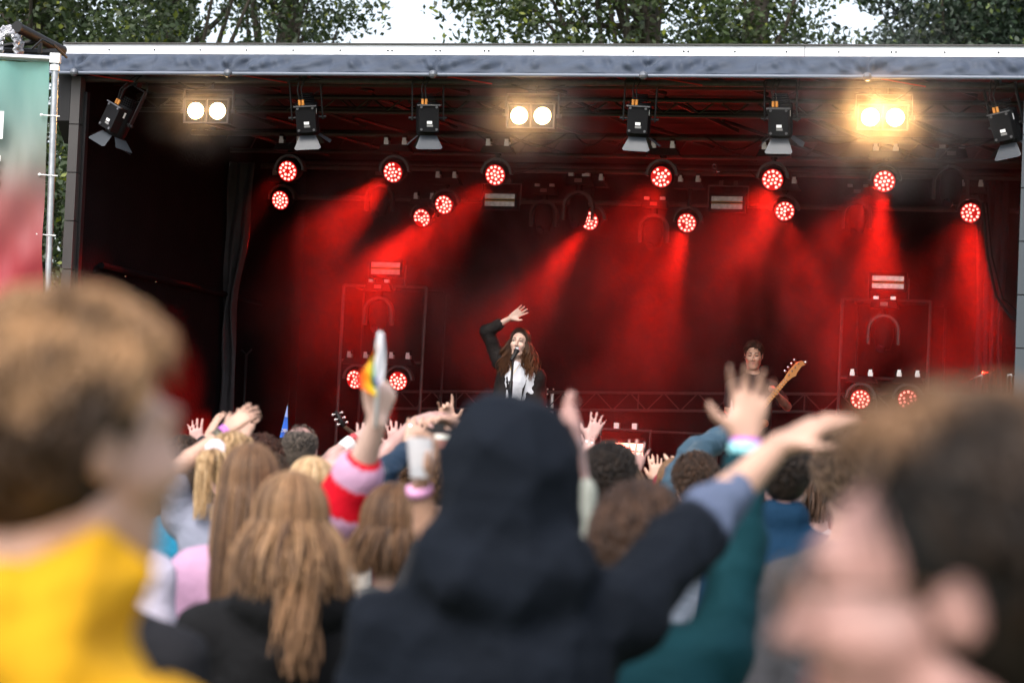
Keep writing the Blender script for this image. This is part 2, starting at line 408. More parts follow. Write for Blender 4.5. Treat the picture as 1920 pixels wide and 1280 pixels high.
for px,py,d,p,lab,_ in low: wash(px,py,4.3 if px!=795 else 4.9,4.35 if px!=795 else 4.2,d,PW*p,36,lab,LOR)
for px,py,d,p,lab in ((670,710,(-.7,-.9,-.55),1.3,'left lit red light of the pair in the left scaffold frame'),(749,712,(.0,-.7,-.9),1.2,'right lit red light of the pair in the left scaffold frame'),
                      (1614,746,(.1,-.8,-.9),1.5,'left lit red light of the pair in the right scaffold frame'),(1702,748,(.2,-1,-.4),.8,'right lit red light of the pair in the right scaffold frame')):
    wash(px,py,4.5,L(px,py,4.5)[2]+.30,d,PW*p,30,lab,FRM)

# dark moving heads
def mover_proto():
    t = empty('moving_head', Matrix.Identity(4))
    b = MB(); b.prism([(-.17,.26),(.17,.26),(.14,.36),(-.14,.36)],1,-.09,.09); b.build('base', BODY, t)
    MB().box((0,-.095,.31),(.045,.004,.022)).build('display', mat('display_grey',(.25,.2,.2),.3), t)
    MB().tube([(0,0,.16),(0,0,.27)],.04,10).build('swivel', BODY, t)
    for s in (-1,1): MB().box((s*.1,-.03,.385),(.03,.03,.018)).build('clamp', SILV, t)
    yoke(MB(), .16, .15, dep=.05, th=.03, drop=.16).build('yoke', ARM_, t, True)
    MB().tube([(0,0,.13),(0,0,.08),(0,0,-.08),(0,0,-.2),(0,0,-.22)],[.07,.11,.12,.09,.08],20).build('head', BODY, t, True)
    MB().tube([(-.02,-.06,-.2),(-.03,-.085,-.225)],[.055,.05],18).build('lens', mat('dark_lens',(.02,.02,.03),.08), t, True)
    return t
MV = mover_proto(); first=[True]
for px,py,v,lab,s in ((440,315,4.2,'dark moving head hanging left of the uppermost left red light',1.0),(712,372,5.2,'dark moving head under the second upper red light',1.0),(1085,388,4.2,'dark moving head in front of the half hidden red light',1.0),(1020,402,5.2,'dim moving head left of the half hidden red light',.95),
      (1226,430,5.2,'dim moving head left of the lowest middle red light',1.0),(1607,405,5.2,'dim moving head under and left of the bright red cone light',.95),(1783,345,3.9,'large dark moving head above the rightmost red light',1.1),
      (710,585,4.5,'dark moving head inside the left scaffold frame',1.0),(1657,620,4.5,'dark moving head inside the right scaffold frame',1.0)):
    t = MV if first[0] else copy_tree(MV); first[0]=False
    t.matrix_world = SM @ Matrix.Translation(L(px,py,v).tolist()) @ Matrix.Scale(s*.8,4); tag(t,lab,'moving head','unlit moving heads')

# blinders
def blinder(px,py,v,label,hp):
    q = L(px,py,v); t = empty('blinder', SM @ Matrix.Translation(q.tolist()), label, 'blinder', 'lit warm twin blinders')
    b = MB(); b.box((0,.06,0),(.19,.05,.095)); b.build('housing', BODY, t)
    f = MB()
    for x in (-.19,0,.19): f.box((x,0,0),(.006,.012,.1))
    for z in (-.097,.097): f.box((0,-.001,z),(.196,.011,.005))
    f.build('frame', ARM_, t)
    for s in (-1,1):
        l = MB().tube([(s*.095,.008,0),(s*.095,-.006,0)],[.068,.066],24).build('lamp', WARM, t, True)
        sp = spot('lamp_light', l, hp, (1,.50,.15), 110, .8, .06); sp.matrix_local = Matrix.Translation((s*.095,-.03,0)) @ Vector((0,1,.15)).to_track_quat('Z','Y').to_matrix().to_4x4()
    br = MB(); z1=.17
    for s in (-1,1): br.box((s*.215,.04,z1/2),(.004,.02,z1/2+.01)); br.tube([(s*.2,.04,0),(s*.24,.04,0)],.018,8)
    br.box((0,.04,z1+.012),(.215,.02,.004)); br.box((0,.04,z1+.05),(.03,.025,.035)); br.build('bracket', ARM_, t)
blinder(387,208,.12,'left warm twin blinder, glowing near the roof corner',26)
blinder(995,217,.12,'middle warm twin blinder above the stage centre',32)
blinder(1655,220,.12,'right warm twin blinder with the widest amber haze',110)

# barn-door lamps on the front pipe; their lenses look down into the stage
def fres_proto():
    t = empty('barn_door_lamp', Matrix.Identity(4))
    MB().box((0,-.02,.0),(.085,.06,.115)).build('rear_box', BODY, t)
    MB().tube([(0,.07,.13),(0,.07,-.12),(0,.07,-.15)],[.1,.1,.09],20).build('barrel', BODY, t, True)
    rg=MB()
    for k in range(5): rg.tube([(0,.06,.13+.018*k),(0,.06,.138+.018*k)],.085-.006*k,18)
    rg.parts('fin', BODY, t)
    sw=MB()
    for x in (-.065,.065):
        for z in (-.095,.095): sw.tube([(x,-.08,z),(x,-.09,z)],.011,8)
    sw.box((0,-.082,.113),(.1,.012,.005)); sw.parts('rear_screw', mat('screw_grey',(.12,.12,.13),.4,.5), t)
    lb = MB().box((.005,-.0815,-.035),(.022,.0012,.012)).build('label_plate', LBL, t)
    MB().box((.008,-.0815,-.063),(.026,.0012,.009)).build('small_print', mat('grey_print',(.2,.2,.2),.6), t)
    MB().box((.088,.0,.06),(.0012,.01,.025)).build('side_label', LBL, t)
    for x in (-.05,-.02):
        c = MB(); c.tube([(x,-.03,.12),(x,-.03,.165)],.012,8).build('connector', ORNG, t, True)
    cb=MB()
    cb.tube([(-.05,-.03,.16),(-.06,-.04,.25),(-.03,0,.38),(0,.05,.47)],.006,6); cb.tube([(-.02,-.03,.16),(-.03,-.03,.26),(.02,0,.36),(.02,.05,.46)],.006,6)
    cb.tube([(.07,.06,.2)]+[(.07+.09*math.sin(a),.06,.31-.1*math.cos(a)) for a in np.linspace(.3,2.9,9)],.0035,5); cb.build('cable', BLK, t, True)
    y=MB()
    for s in (-1,1): y.box((s*.135,.07,.15),(.006,.018,.17)); y.tube([(s*.1,.07,0),(s*.165,.07,0)],.014,8)
    y.box((0,.07,.325),(.135,.018,.006)); y.build('yoke', BLK, t)
    ch=MB().box((0,.07,.36),(.02,.03,.035)); ch.box((0,.07,.41),(.03,.035,.03)); ch.build('clamp', BLK, t)
    # four flared blades
    dm = mat('barn_door_paint',(.035,.042,.052),.45,spec=.4)
    def blade(pts): 
        return MB().add([np.array(p)+np.array(d_) for d_ in ((0,0,0),(.0015,.0015,.0015)) for p in pts],[(0,1,2,3,4,5)[:len(pts)],tuple(range(2*len(pts)-1,len(pts)-1,-1))])
    blade([(-.07,-.02,-.15),(.07,-.02,-.15),(.115,-.09,-.25),(.1,-.1,-.262),(-.1,-.1,-.262),(-.115,-.09,-.25)]).build('barn_door', dm, t)
    blade([(-.07,.16,-.15),(.07,.16,-.15),(.115,.24,-.25),(-.115,.24,-.25)]).build('barn_door', dm, t)
    blade([(-.09,.0,-.15),(-.09,.14,-.15),(-.18,.18,-.23),(-.18,-.03,-.23)]).build('barn_door', dm, t)
    blade([(.09,.0,-.15),(.09,.14,-.15),(.19,.18,-.22),(.19,-.03,-.22)]).build('barn_door', dm, t)
    return t
FR = fres_proto(); first=[True]
for px,py,rz,ry,rx,lab in ((217,222,-25,24,-8,'tilted barn-door lamp in the left roof corner'),(575,222,12,-5,14,'barn-door lamp right of the left blinder, pale lower door'),(803,222,20,-3,8,'barn-door lamp left of the middle blinder'),
      (1197,224,6,2,10,'barn-door lamp right of the middle blinder'),(1462,226,0,0,18,'barn-door lamp with the palest lower door, left of the right blinder'),(1884,236,-20,-10,14,'barn-door lamp in the right roof corner')):
    t = FR if first[0] else copy_tree(FR); first[0]=False
    # hang from the front pipe: pivot the body only
    t.matrix_world = SM @ Matrix.Translation(L(px,py,.06).tolist()) @ Euler((math.radians(rx),math.radians(ry),math.radians(rz))).to_matrix().to_4x4() @ Matrix.Scale(.93,4)
    if px in (803,1197,1462):
        tgt = {803:W(-.33,1.8,2.3),1197:W(-.2,1.8,2.5),1462:W(1.47,2.95,2.5)}[px]; o_ = spot('lamp_light', t, 170 if px==1462 else 95, (1,.86,.74), 22, .9, .08)
        inv = t.matrix_world.inverted(); p_l = Vector((0,.07,-.17)); d_l = (inv @ Vector(tgt.tolist()) - p_l).normalized(); o_.matrix_local = Matrix.Translation(p_l) @ (-d_l).to_track_quat('Z','Y').to_matrix().to_4x4()
    tag(t,lab,'stage lamp','barn-door lamps along the front pipe')

# strobes
REFL = mat('strobe_reflector',(.55,.52,.52),.3,.6,var=.25,scale=25); YEL = mat('strobe_tube',(.65,.45,.12),.4)
LIT = mat('lit_strobe',(.9,.2,.1),.4,emis=(1,.3,.2),estr=6)
def strobe(px,py,v,label,lit=False,up=True):
    q=L(px,py,v); t=empty('strobe', SM@Matrix.Translation(q.tolist()), label,'strobe','strobe bars on the stage')
    if lit: t.matrix_world = t.matrix_world @ Matrix.Scale(1.3,4)
    MB().box((0,.06,0),(.175,.055,.09)).build('housing', BODY, t)
    for z in (-.037,.037):
        MB().box((0,0,z),(.148,.004,.022)).build('reflector', LIT if lit else REFL, t)
    for z in (-.009,.009): MB().box((0,0,z),(.148,.004,.0035)).build('strip', LIT if lit else YEL, t)
    y=MB(); k = 1 if up else -1
    for s in (-1,1): y.box((s*.19,.06,.06*k),(.004,.02,.1))
    y.box((0,.06,.165*k),(.194,.02,.004)); y.build('bracket', ARM_, t)
    c=MB()
    for s in (-1,1): c.box((s*.07,.06,.19*k),(.02,.025,.022))
    c.parts('clamp', SILV if lit else ARM_, t)
    return t
strobe(937,375,4.1,'unlit silver strobe bar under the third upper red light'); strobe(1363,380,4.1,'unlit silver strobe bar between the fourth and fifth upper red lights')
strobe(723,503,4.5,'unlit strobe bar standing on top of the left scaffold frame',up=False); strobe(1665,529,4.5,'unlit strobe bar standing on top of the right scaffold frame',up=False)
for px,py,lab in ((1169,845,'lit red strobe bar low at stage centre, behind the crowd'),(1534,882,'lit red strobe bar low at stage right, glimpsed between heads')):
    t = strobe(px,py,5.0,lab,lit=True)
    ad = bpy.data.lights.new('strobe_light','AREA'); ad.shape='RECTANGLE'; ad.size=.3; ad.size_y=.1; ad.energy=22; ad.color=(1,.02,.012)
    ao = bpy.data.objects.new('strobe_light',ad); link(ao); ao.parent=t; ao.matrix_local = Matrix.Translation((0,-.02,0)) @ Vector((0,1,-.6)).to_track_quat('Z','Y').to_matrix().to_4x4()
# carabiner ring on the pipe
c = MB(); q = L(1340,312,4.2); c.tube([(q[0]+.022*math.cos(a),4.2,q[2]+.022*math.sin(a)) for a in np.linspace(0,6.28,13)],.005,6); c.tube([(q[0],4.2,q[2]-.02),(q[0]+.03,4.2,q[2]-.09)],.008,6); c.tube([(q[0]-.01,4.2,q[2]-.05),(q[0]+.05,4.2,q[2]-.05)],.006,6)
tag(c.build('hook_ring', CHROME, None, True, SM), 'small chrome ring hook standing up from the lower pipe', 'hook')

# scaffold frames
def frame(l,r,ztop,zs,label):
    t = empty('scaffold_frame', SM, label, 'scaffold frame', 'scaffold frames carrying lights')
    v=4.55; m=MB(); lean=(-.055 if l[0]<0 else -.03)
    for x in (l[0],r[0]):
        m=MB().tube([(x,v,ztop),(x+lean*.3,v,FLOOR)],.016,8); 
        for dz in (.5,.56,.95,1.01): m.tube([(x-.0,v-.02,ztop-dz),(x,v-.03,ztop-dz)],.012,6)
        m.build('upright', DALU, t, True)
        MB().tube([(x+.12,v+.3,ztop-.05),(x+.12,v+.3,FLOOR)],.012,8).build('upright', BLK, t, True)
    for z in (ztop,zs): MB().tube([(l[0],v,z),(r[0],v,z)],.013,8).build('crossbar', DALU, t, True)
    MB().tube([(l[0]+.1,v,ztop-.02),(l[0]+.1,v+.3,ztop-.02),(r[0]+.1,v+.3,ztop-.02)],.012,6).build('crossbar', BLK, t, True)
frame(L(645,535,4.55),L(799,540,4.55),3.2,L(670,676,4.55)[2],'dark scaffold frame on the left holding two lit red lights')
frame(L(1580,560,4.55),L(1745,566,4.55),3.2,L(1614,708,4.55)[2],'dark scaffold frame on the right holding two lit red lights')

# hanging drapes
def drape(u0,u1,v,z0,z1,nf,label,pinch,m=GREY,shift=0):
    vs=[];nu=120;nv=40
    for i in range(nu+1):
        t=i/nu
        for j in range(nv+1):
            s=j/nv; k=1-pinch*math.exp(-((s-.42)/.16)**2); c=(u0+u1)/2
            u=c+shift*s+(u0+(u1-u0)*t-c)*k; vs.append((u, v+.05*math.sin(t*nf*2*math.pi+.8*math.sin(s*5))*(.6+.4*math.sin(s*9+t*5))+.02*math.sin(s*23+t*9), z1+(z0-z1)*s))
    fs=[(i*(nv+1)+j,(i+1)*(nv+1)+j,(i+1)*(nv+1)+j+1,i*(nv+1)+j+1) for i in range(nu) for j in range(nv)]
    o=mesh_obj('drape', vs, fs, m, None, True, SM); o.modifiers.new('t','SOLIDIFY').thickness=.006
    return tag(o,label,'curtain','drapes hanging at the stage sides')
a=L(405,300,3.6); b=L(478,300,3.6); drape(a[0],b[0],3.6,FLOOR,4.3,4,'grey black gathered drape hanging at the left side of the stage',.35,shift=-.13)
a=L(1835,300,4.6); b=L(1895,300,4.6); drape(a[0],b[0],4.6,FLOOR,4.4,4,'dark purple grey drape hanging at the right side of the stage',.2,mat('purple_drape',(.035,.02,.03),.8))
# cable loop at the right
cc = MB(); cc.tube([L(1843,380,2.0),L(1852,480,2.0),L(1868,555,2.0),L(1895,595,2.0),L(1912,600,2.0)],.012,6); cc.tube([L(1850,380,2.0),L(1860,480,2.0),L(1880,560,2.0),L(1912,588,2.0)],.008,6)
tag(cc.build('cable', BLK2, None, True, SM), 'black cable looping down beside the right drape', 'cable')

# outside world seen through the slit: blue printed banner
p0 = P(534,790,25.9); bn = empty('blue_banner', Matrix.Translation(p0.tolist()), 'blue banner with white letters seen through the slit in the stage cloth', 'banner')
sx = 25.9/FPX
MB().box((0,0,0),(24*sx,.01,30*sx)).build('sheet', mat('blue_print',(.01,.12,.62),.5,var=.35,scale=2), bn)
MB().add([(-24*sx,-.014,30*sx),(24*sx,-.014,30*sx),(24*sx,-.014,6*sx),(-24*sx,-.014,12*sx)],[(0,3,2,1)]).build('pale_field', mat('pale_blue_print',(.3,.42,.85),.5), bn)
me = text_mesh('OBI', 8.0*sx, .004); me.materials.append(LBL); o = bpy.data.objects.new('lettering', me); link(o); o.parent=bn; o.matrix_local = Matrix.Translation((-.5*sx,-.02,-17*sx)) @ Euler((math.pi/2,0,0)).to_matrix().to_4x4()
for s in (-1,1): MB().tube([(s*24*sx,.02,30*sx),(s*24*sx,.02,-p0[2])],.015,6).build('pole', ALU, bn)

# printed banner with poles at the far left
R0 = P(104,110,17.6); pz=R0[2]; bl_ = P(93,560,17.6)
bs = 17.6/FPX
bt = empty('printed_banner', Matrix.Translation((R0[0],R0[1],0)), 'tall banner fading from teal to red, laced to a silver pole at the left edge', 'banner')
bw_=2.4; lean=(bl_[0]-R0[0])/(pz-bl_[2])      # slight lean of the pole
def bx(z): return lean*(pz-z)
vs=[];nu=60;nv=80; z1=pz-.02; z0=.9
for i in range(nu+1):
    for j in range(nv+1):
        s=j/nv; t=i/nu; z=z1+(z0-z1)*s; x=bx(z)-.045-bw_*t
        vs.append((x, .03*math.sin(t*9+s*14)+.022*math.sin(t*31-s*22+2*math.sin(s*7))+.008*math.sin(t*80+s*29)+.015*math.sin(t*15+s*40)*s, z-.012*abs(math.sin(t*12))*(1-s)))
fs=[(i*(nv+1)+j,(i+1)*(nv+1)+j,(i+1)*(nv+1)+j+1,i*(nv+1)+j+1) for i in range(nu) for j in range(nv)]
bm_ = bpy.data.materials.new('gradient_print'); bm_.use_nodes=True; nt=bm_.node_tree; n=nt.nodes; pb=n['Principled BSDF']; pb.inputs['Roughness'].default_value=.45
tc=n.new('ShaderNodeTexCoord'); sp_=n.new('ShaderNodeSeparateXYZ'); nt.links.new(tc.outputs['Object'],sp_.inputs[0])
mr=n.new('ShaderNodeMapRange'); mr.inputs[1].default_value=z1; mr.inputs[2].default_value=z1-1.75; nt.links.new(sp_.outputs[2],mr.inputs[0])
cr=n.new('ShaderNodeValToRGB'); nt.links.new(mr.outputs[0],cr.inputs[0]); e=cr.color_ramp.elements
e[0].position=0; e[0].color=(.2,.47,.44,1); e[1].position=1; e[1].color=(.46,.03,.055,1)
for ps,c_ in ((.25,(.2,.33,.31,1)),(.42,(.22,.24,.21,1)),(.6,(.36,.13,.13,1))):
    q=e.new(ps); q.color=c_
nt.links.new(cr.outputs[0],pb.inputs[0]); trn=n.new('ShaderNodeBsdfTranslucent'); nt.links.new(cr.outputs[0],trn.inputs[0]); ms=n.new('ShaderNodeMixShader'); ms.inputs[0].default_value=.45
nt.links.new(pb.outputs[0],ms.inputs[1]); nt.links.new(trn.outputs[0],ms.inputs[2]); nt.links.new(ms.outputs[0],n['Material Output'].inputs[0])
mesh_obj('sheet', vs, fs, bm_, bt, True)
MB().tube([(bx(pz+.03),0,pz+.03),(bx(0),0,0)],.024,14).build('pole', ALU, bt, True)
MB().tube([(.02,0,pz-.005),(-2.6,0,pz-.005+.02)],.024,14).build('top_tube', ALU, bt, True)
cn=MB().box((0,0,pz),(.035,.035,.035)); cn.box((0,0,pz-.07),(.03,.03,.02)); cn.build('corner_clamp', SILV, bt)
ty=MB()
for py in (218,330,442):
    z=P(100,py,17.6)[2]; ty.tube([(bx(z)-.08,-.02,z),(bx(z)+.05,-.03,z-.005)],.004,5); ty.ball((bx(z)-.085,-.02,z),.012,8)
ty.build('lacing', LBL, bt)
# only the right ends of two words reach the picture
def brect(x0,y0,x1,y1):
    zt=P(50,y0,17.6)[2]; zb=P(50,y1,17.6)[2]; X0=P(x0,300,17.6)[0]-R0[0]; X1=P(x1,300,17.6)[0]-R0[0]
    return (X0,zb),(X1,zb),(X1,zt),(X0,zt)
hm=MB(); em=MB()
def addr(m,*a):
    r=brect(*a); m.add([(x,y,z) for y in (-.055,-.05) for x,z in r],[(0,1,2,3),(4,7,6,5),(0,4,5,1),(1,5,6,2),(2,6,7,3),(3,7,4,0)])
addr(hm,-9,213,7.5,265); addr(hm,-45,213,-29,265); addr(hm,-29,233,-9,245); hm.build('letter', LBL, bt)
addr(em,-45,296,-30,350); addr(em,-30,296,5.5,307); addr(em,-30,317,3,327); addr(em,-30,338,4,349); em.build('letter', LBL, bt)
# hoist chain and dark tubes above the banner
ch=MB(); 
for k in range(5):
    pts=[P(16+26*math.cos(a)*(.55+.1*k),86-34*math.sin(a)*(.7+.08*k),18.2+.05*k) for a in np.linspace(-.6,3.7,30)]
    ch.tube([p+np.array([.012*math.sin(i*2.2+k),.01*math.cos(i*2.2),.012*math.cos(i*2.2)]) for i,p in enumerate(pts)],.016,6)
tag(ch.build('chain_bundle', mat('chain_grey',(.3,.3,.32),.45,.5,var=.5,scale=60), None), 'bundled grey chain resting above the banner tube', 'chain')
tb=MB().tube([P(33,52,18.3),P(118,96,18.8)],.04,12); tb.tube([P(31,51,18.29),P(34,52.5,18.31)],.047,12)
tag(tb.build('dark_tube', BLK2, None, True), 'dark tube slanting down to the roof corner', 'tube')
tb=MB(); tb.tube([P(-10,98,18.4),P(110,100,18.6)],.035,8); tb.tube([P(0,88,18.5),P(60,80,18.5),P(75,72,18.5)],.02,8); tb.tube([P(75,100,18.3),P(75,80,18.3)],.018,8); tb.tube([P(60,92,18.2),P(80,74,18.2),P(100,84,18.2),P(125,108,18.4)],.01,6)
tag(tb.build('cable_run', BLK, None, True), 'black cables and rail lying along the top of the banner', 'cables')

# stage smoke, lit only by the lamps and the sky
sm = MB().box((.5,3.4,2.74),(3.42,2.35,1.74)).build('stage_smoke', None, None, False, SM)
tag(sm,'thin smoke hanging inside the stage','smoke',kind='stuff')
m=bpy.data.materials.new('smoke'); m.use_nodes=True; nt=m.node_tree; n=nt.nodes; n.remove(n['Principled BSDF'])
vv=n.new('ShaderNodeVolumePrincipled'); vv.inputs['Color'].default_value=(.9,.9,.9,1); vv.inputs['Anisotropy'].default_value=.35
tc=n.new('ShaderNodeTexCoord'); mp=n.new('ShaderNodeMapping'); mp.inputs['Scale'].default_value=(1,.7,.6); tx=n.new('ShaderNodeTexNoise'); tx.inputs['Scale'].default_value=1.5; tx.inputs['Detail'].default_value=3; tx.inputs['Distortion'].default_value=.6
r=n.new('ShaderNodeMapRange'); r.inputs[1].default_value=.42; r.inputs[2].default_value=.64; r.inputs[3].default_value=.0; r.inputs[4].default_value=.10
nt.links.new(tc.outputs['Object'],mp.inputs[0]); nt.links.new(mp.outputs[0],tx.inputs[0]); nt.links.new(tx.outputs[0],r.inputs[0]); sx_=n.new('ShaderNodeSeparateXYZ'); nt.links.new(tc.outputs['Object'],sx_.inputs[0]); rz=n.new('ShaderNodeMapRange'); rz.inputs[1].default_value=2.2; rz.inputs[2].default_value=3.5; rz.inputs[3].default_value=.22; rz.inputs[4].default_value=1; nt.links.new(sx_.outputs[2],rz.inputs[0])
rx_=n.new('ShaderNodeMapRange'); rx_.inputs[1].default_value=-2.9; rx_.inputs[2].default_value=-2.2; rx_.inputs[3].default_value=0; rx_.inputs[4].default_value=1; nt.links.new(sx_.outputs[0],rx_.inputs[0])
m1=n.new('ShaderNodeMath'); m1.operation='MULTIPLY'; nt.links.new(r.outputs[0],m1.inputs[0]); nt.links.new(rz.outputs[0],m1.inputs[1]); m2=n.new('ShaderNodeMath'); m2.operation='MULTIPLY'; nt.links.new(m1.outputs[0],m2.inputs[0]); nt.links.new(rx_.outputs[0],m2.inputs[1]); nt.links.new(m2.outputs[0],vv.inputs['Density'])
nt.links.new(vv.outputs[0],n['Material Output'].inputs['Volume']); sm.data.materials.append(m)

def puff(px,py,v,r_,dens,label,seed):
    q=L(px,py,v); o=MB().ball((0,0,0),(r_,.22,r_*.8),20).build('smoke_puff',None,None,True,SM@Matrix.Translation(q.tolist())); tag(o,label,'smoke',kind='stuff')
    m=bpy.data.materials.new('smoke_puff'); m.use_nodes=True; nt=m.node_tree; n=nt.nodes; n.remove(n['Principled BSDF']); vv=n.new('ShaderNodeVolumePrincipled'); vv.inputs['Color'].default_value=(.9,.9,.9,1)
    tc=n.new('ShaderNodeTexCoord'); mp=n.new('ShaderNodeMapping'); mp.inputs['Scale'].default_value=(1/r_,1/.22,1/(r_*.8)); nt.links.new(tc.outputs['Object'],mp.inputs[0]); g=n.new('ShaderNodeTexGradient'); g.gradient_type='SPHERICAL'; nt.links.new(mp.outputs[0],g.inputs[0])
    tx=n.new('ShaderNodeTexNoise'); tx.inputs['Scale'].default_value=5; tx.inputs['Detail'].default_value=3; ad=n.new('ShaderNodeVectorMath'); ad.inputs[1].default_value=(seed,seed*2,0); nt.links.new(tc.outputs['Object'],ad.inputs[0]); nt.links.new(ad.outputs[0],tx.inputs[0])
    a=n.new('ShaderNodeMath'); a.operation='MULTIPLY'; sq=n.new('ShaderNodeMath'); sq.operation='POWER'; sq.inputs[1].default_value=3.0; nt.links.new(g.outputs['Fac'],sq.inputs[0]); nt.links.new(sq.outputs[0],a.inputs[0]); m.cycles.volume_step_rate=.25; b=n.new('ShaderNodeMapRange'); b.inputs[1].default_value=.3; b.inputs[2].default_value=.7; b.inputs[3].default_value=.3*dens; b.inputs[4].default_value=1.6*dens; nt.links.new(tx.outputs[0],b.inputs[0]); nt.links.new(b.outputs[0],a.inputs[1])
    nt.links.new(a.outputs[0],vv.inputs['Density']); nt.links.new(vv.outputs[0],n['Material Output'].inputs['Volume']); o.data.materials.append(m)
puff(387,205,-.2,.75,.9,'thin smoke glowing round the left blinder',1)
puff(995,212,-.2,.85,1.2,'thin smoke glowing round the middle blinder',5)
puff(1655,215,-.2,1.35,1.7,'wide amber lit smoke round the right blinder',9)

# ================================================================== TREES
def leaf_tree(base, H, crown, n_cl, n_leaf, lsz, mcol, label, seed, zlo, zhi, extra=()):
    r = np.random.default_rng(seed); cx,cyy,rx,ry = crown
    t = empty('tree', Matrix.Translation((base[0],base[1],0)), label, 'tree')
    cz=(zlo+zhi)/2; rz=(zhi-zlo)/2
    # clumps fill an uneven ellipsoid
    d = r.normal(size=(n_cl,3)); d/=np.linalg.norm(d,axis=1)[:,None]; rad = r.random(n_cl)**.45
    cc = d*rad[:,None]*np.array([rx,ry,rz])+np.array([cx-base[0],cyy-base[1],cz]); cs = r.uniform(.35,.85,n_cl)
    if len(extra): cc=np.vstack([cc,np.array([[e[0]-base[0],e[1]-base[1],e[2]] for e in extra])]); cs=np.concatenate([cs,[e[3] for e in extra]]); n_cl=len(cc)
    ci = r.integers(0,n_cl,n_leaf); q = r.normal(size=(n_leaf,3)); q/=np.linalg.norm(q,axis=1)[:,None]
    pos = cc[ci]+q*(cs[ci]*r.random(n_leaf)**.4)[:,None]*np.array([1,1,.7])
    a = r.normal(size=(n_leaf,3)); a/=np.linalg.norm(a,axis=1)[:,None]; b=np.cross(a,r.normal(size=(n_leaf,3))); b/=np.linalg.norm(b,axis=1)[:,None]
    s = lsz*r.uniform(.6,1.3,n_leaf)[:,None]; a=a*s; b=b*s*.6
    V = np.stack([pos-a,pos-b*.9-a*.1,pos+a,pos+b*.9-a*.1],1).reshape(-1,3); F = np.arange(n_leaf*4).reshape(-1,4)
    tint = (r.uniform(.55,1.25,n_cl)[ci]*r.uniform(.7,1.3,n_leaf))[:,None]*np.ones(3)+ (r.random(n_leaf)<.06)[:,None]*np.array([2.6,1.8,0])  # bright yellow share: backlit leaves put into the leaf colour
    c = mesh_obj('crown', V, F, mcol, t, False, cols=np.repeat(tint,4,0))
    tk = MB(); tx_=0; pts=[(0,0,0),(.1,0,H*.3),(.0,.1,H*.55),(.15,0,H*.8),(.1,0,H)]; tk.tube(pts,[H*.022,H*.017,H*.013,H*.007,.02],10)
    for k in range(26):
        i=r.integers(0,n_cl); z0=r.uniform(.3,.75)*H; e=cc[i]; z0=min(z0,e[2]-.3); mid=np.array([e[0]*.45,e[1]*.45,z0+(e[2]-z0)*.35])
        tk.tube([(0,0,z0),mid,e],[.07,.045,.012],6)
    tk.build('trunk', mat('bark',(.05,.04,.03),.9,var=.3,scale=10), t, True)
    return t
LEAFA = mat('birch_leaves',(.042,.066,.022),.5,attr='mul',trans=.3); LEAFB = mat('maple_leaves',(.045,.07,.02),.5,attr='mul',trans=.3); LEAFC = mat('dark_leaves',(.024,.045,.024),.6,attr='mul',trans=.15)
def X(px,d): return float(P(px,60,d)[0])
# crowns are placed where they stand beyond the stage
leaf_tree((X(60,33),33),13,(X(90,33),33,1.9,2.0),150,26000,.055,LEAFA,'dark leafy tree behind the printed banner at the far left',1,3.0,12.0)
leaf_tree((X(300,36),36.5),14,(X(300,36),36.5,2.0,2.0),110,11500,.055,LEAFA,'airy birch rising behind the left part of the stage roof',2,4.5,12.5)
leaf_tree((X(520,38),39),14,(X(520,38),39,1.35,1.8),70,9000,.055,LEAFA,'loose leafy tree left of the bright gap of sky',3,5.0,12.5)
leaf_tree((X(1212,36),36),15,(X(1080,36),36,2.2,2.2),150,17500,.06,LEAFB,'broad leafy tree with a dark trunk behind the stage centre',4,5.0,12.5)
leaf_tree((X(1420,39),39),15,(X(1430,39),39.5,1.75,2.0),130,13000,.06,LEAFB,'broad leafy tree with yellowing leaves right of the centre trunk',5,5.0,12.0)
leaf_tree((X(1820,42),42),15,(X(1820,42),42,1.75,2.4),200,52000,.06,LEAFC,'dense dark tree behind the right part of the stage roof',6,4.5,12.5)
hg = leaf_tree((X(125,27),27.5),4.2,(X(125,27),27.5,.75,.9),70,20000,.045,LEAFA,'leafy bush in the gap between banner and stage post',8,.3,5.0)

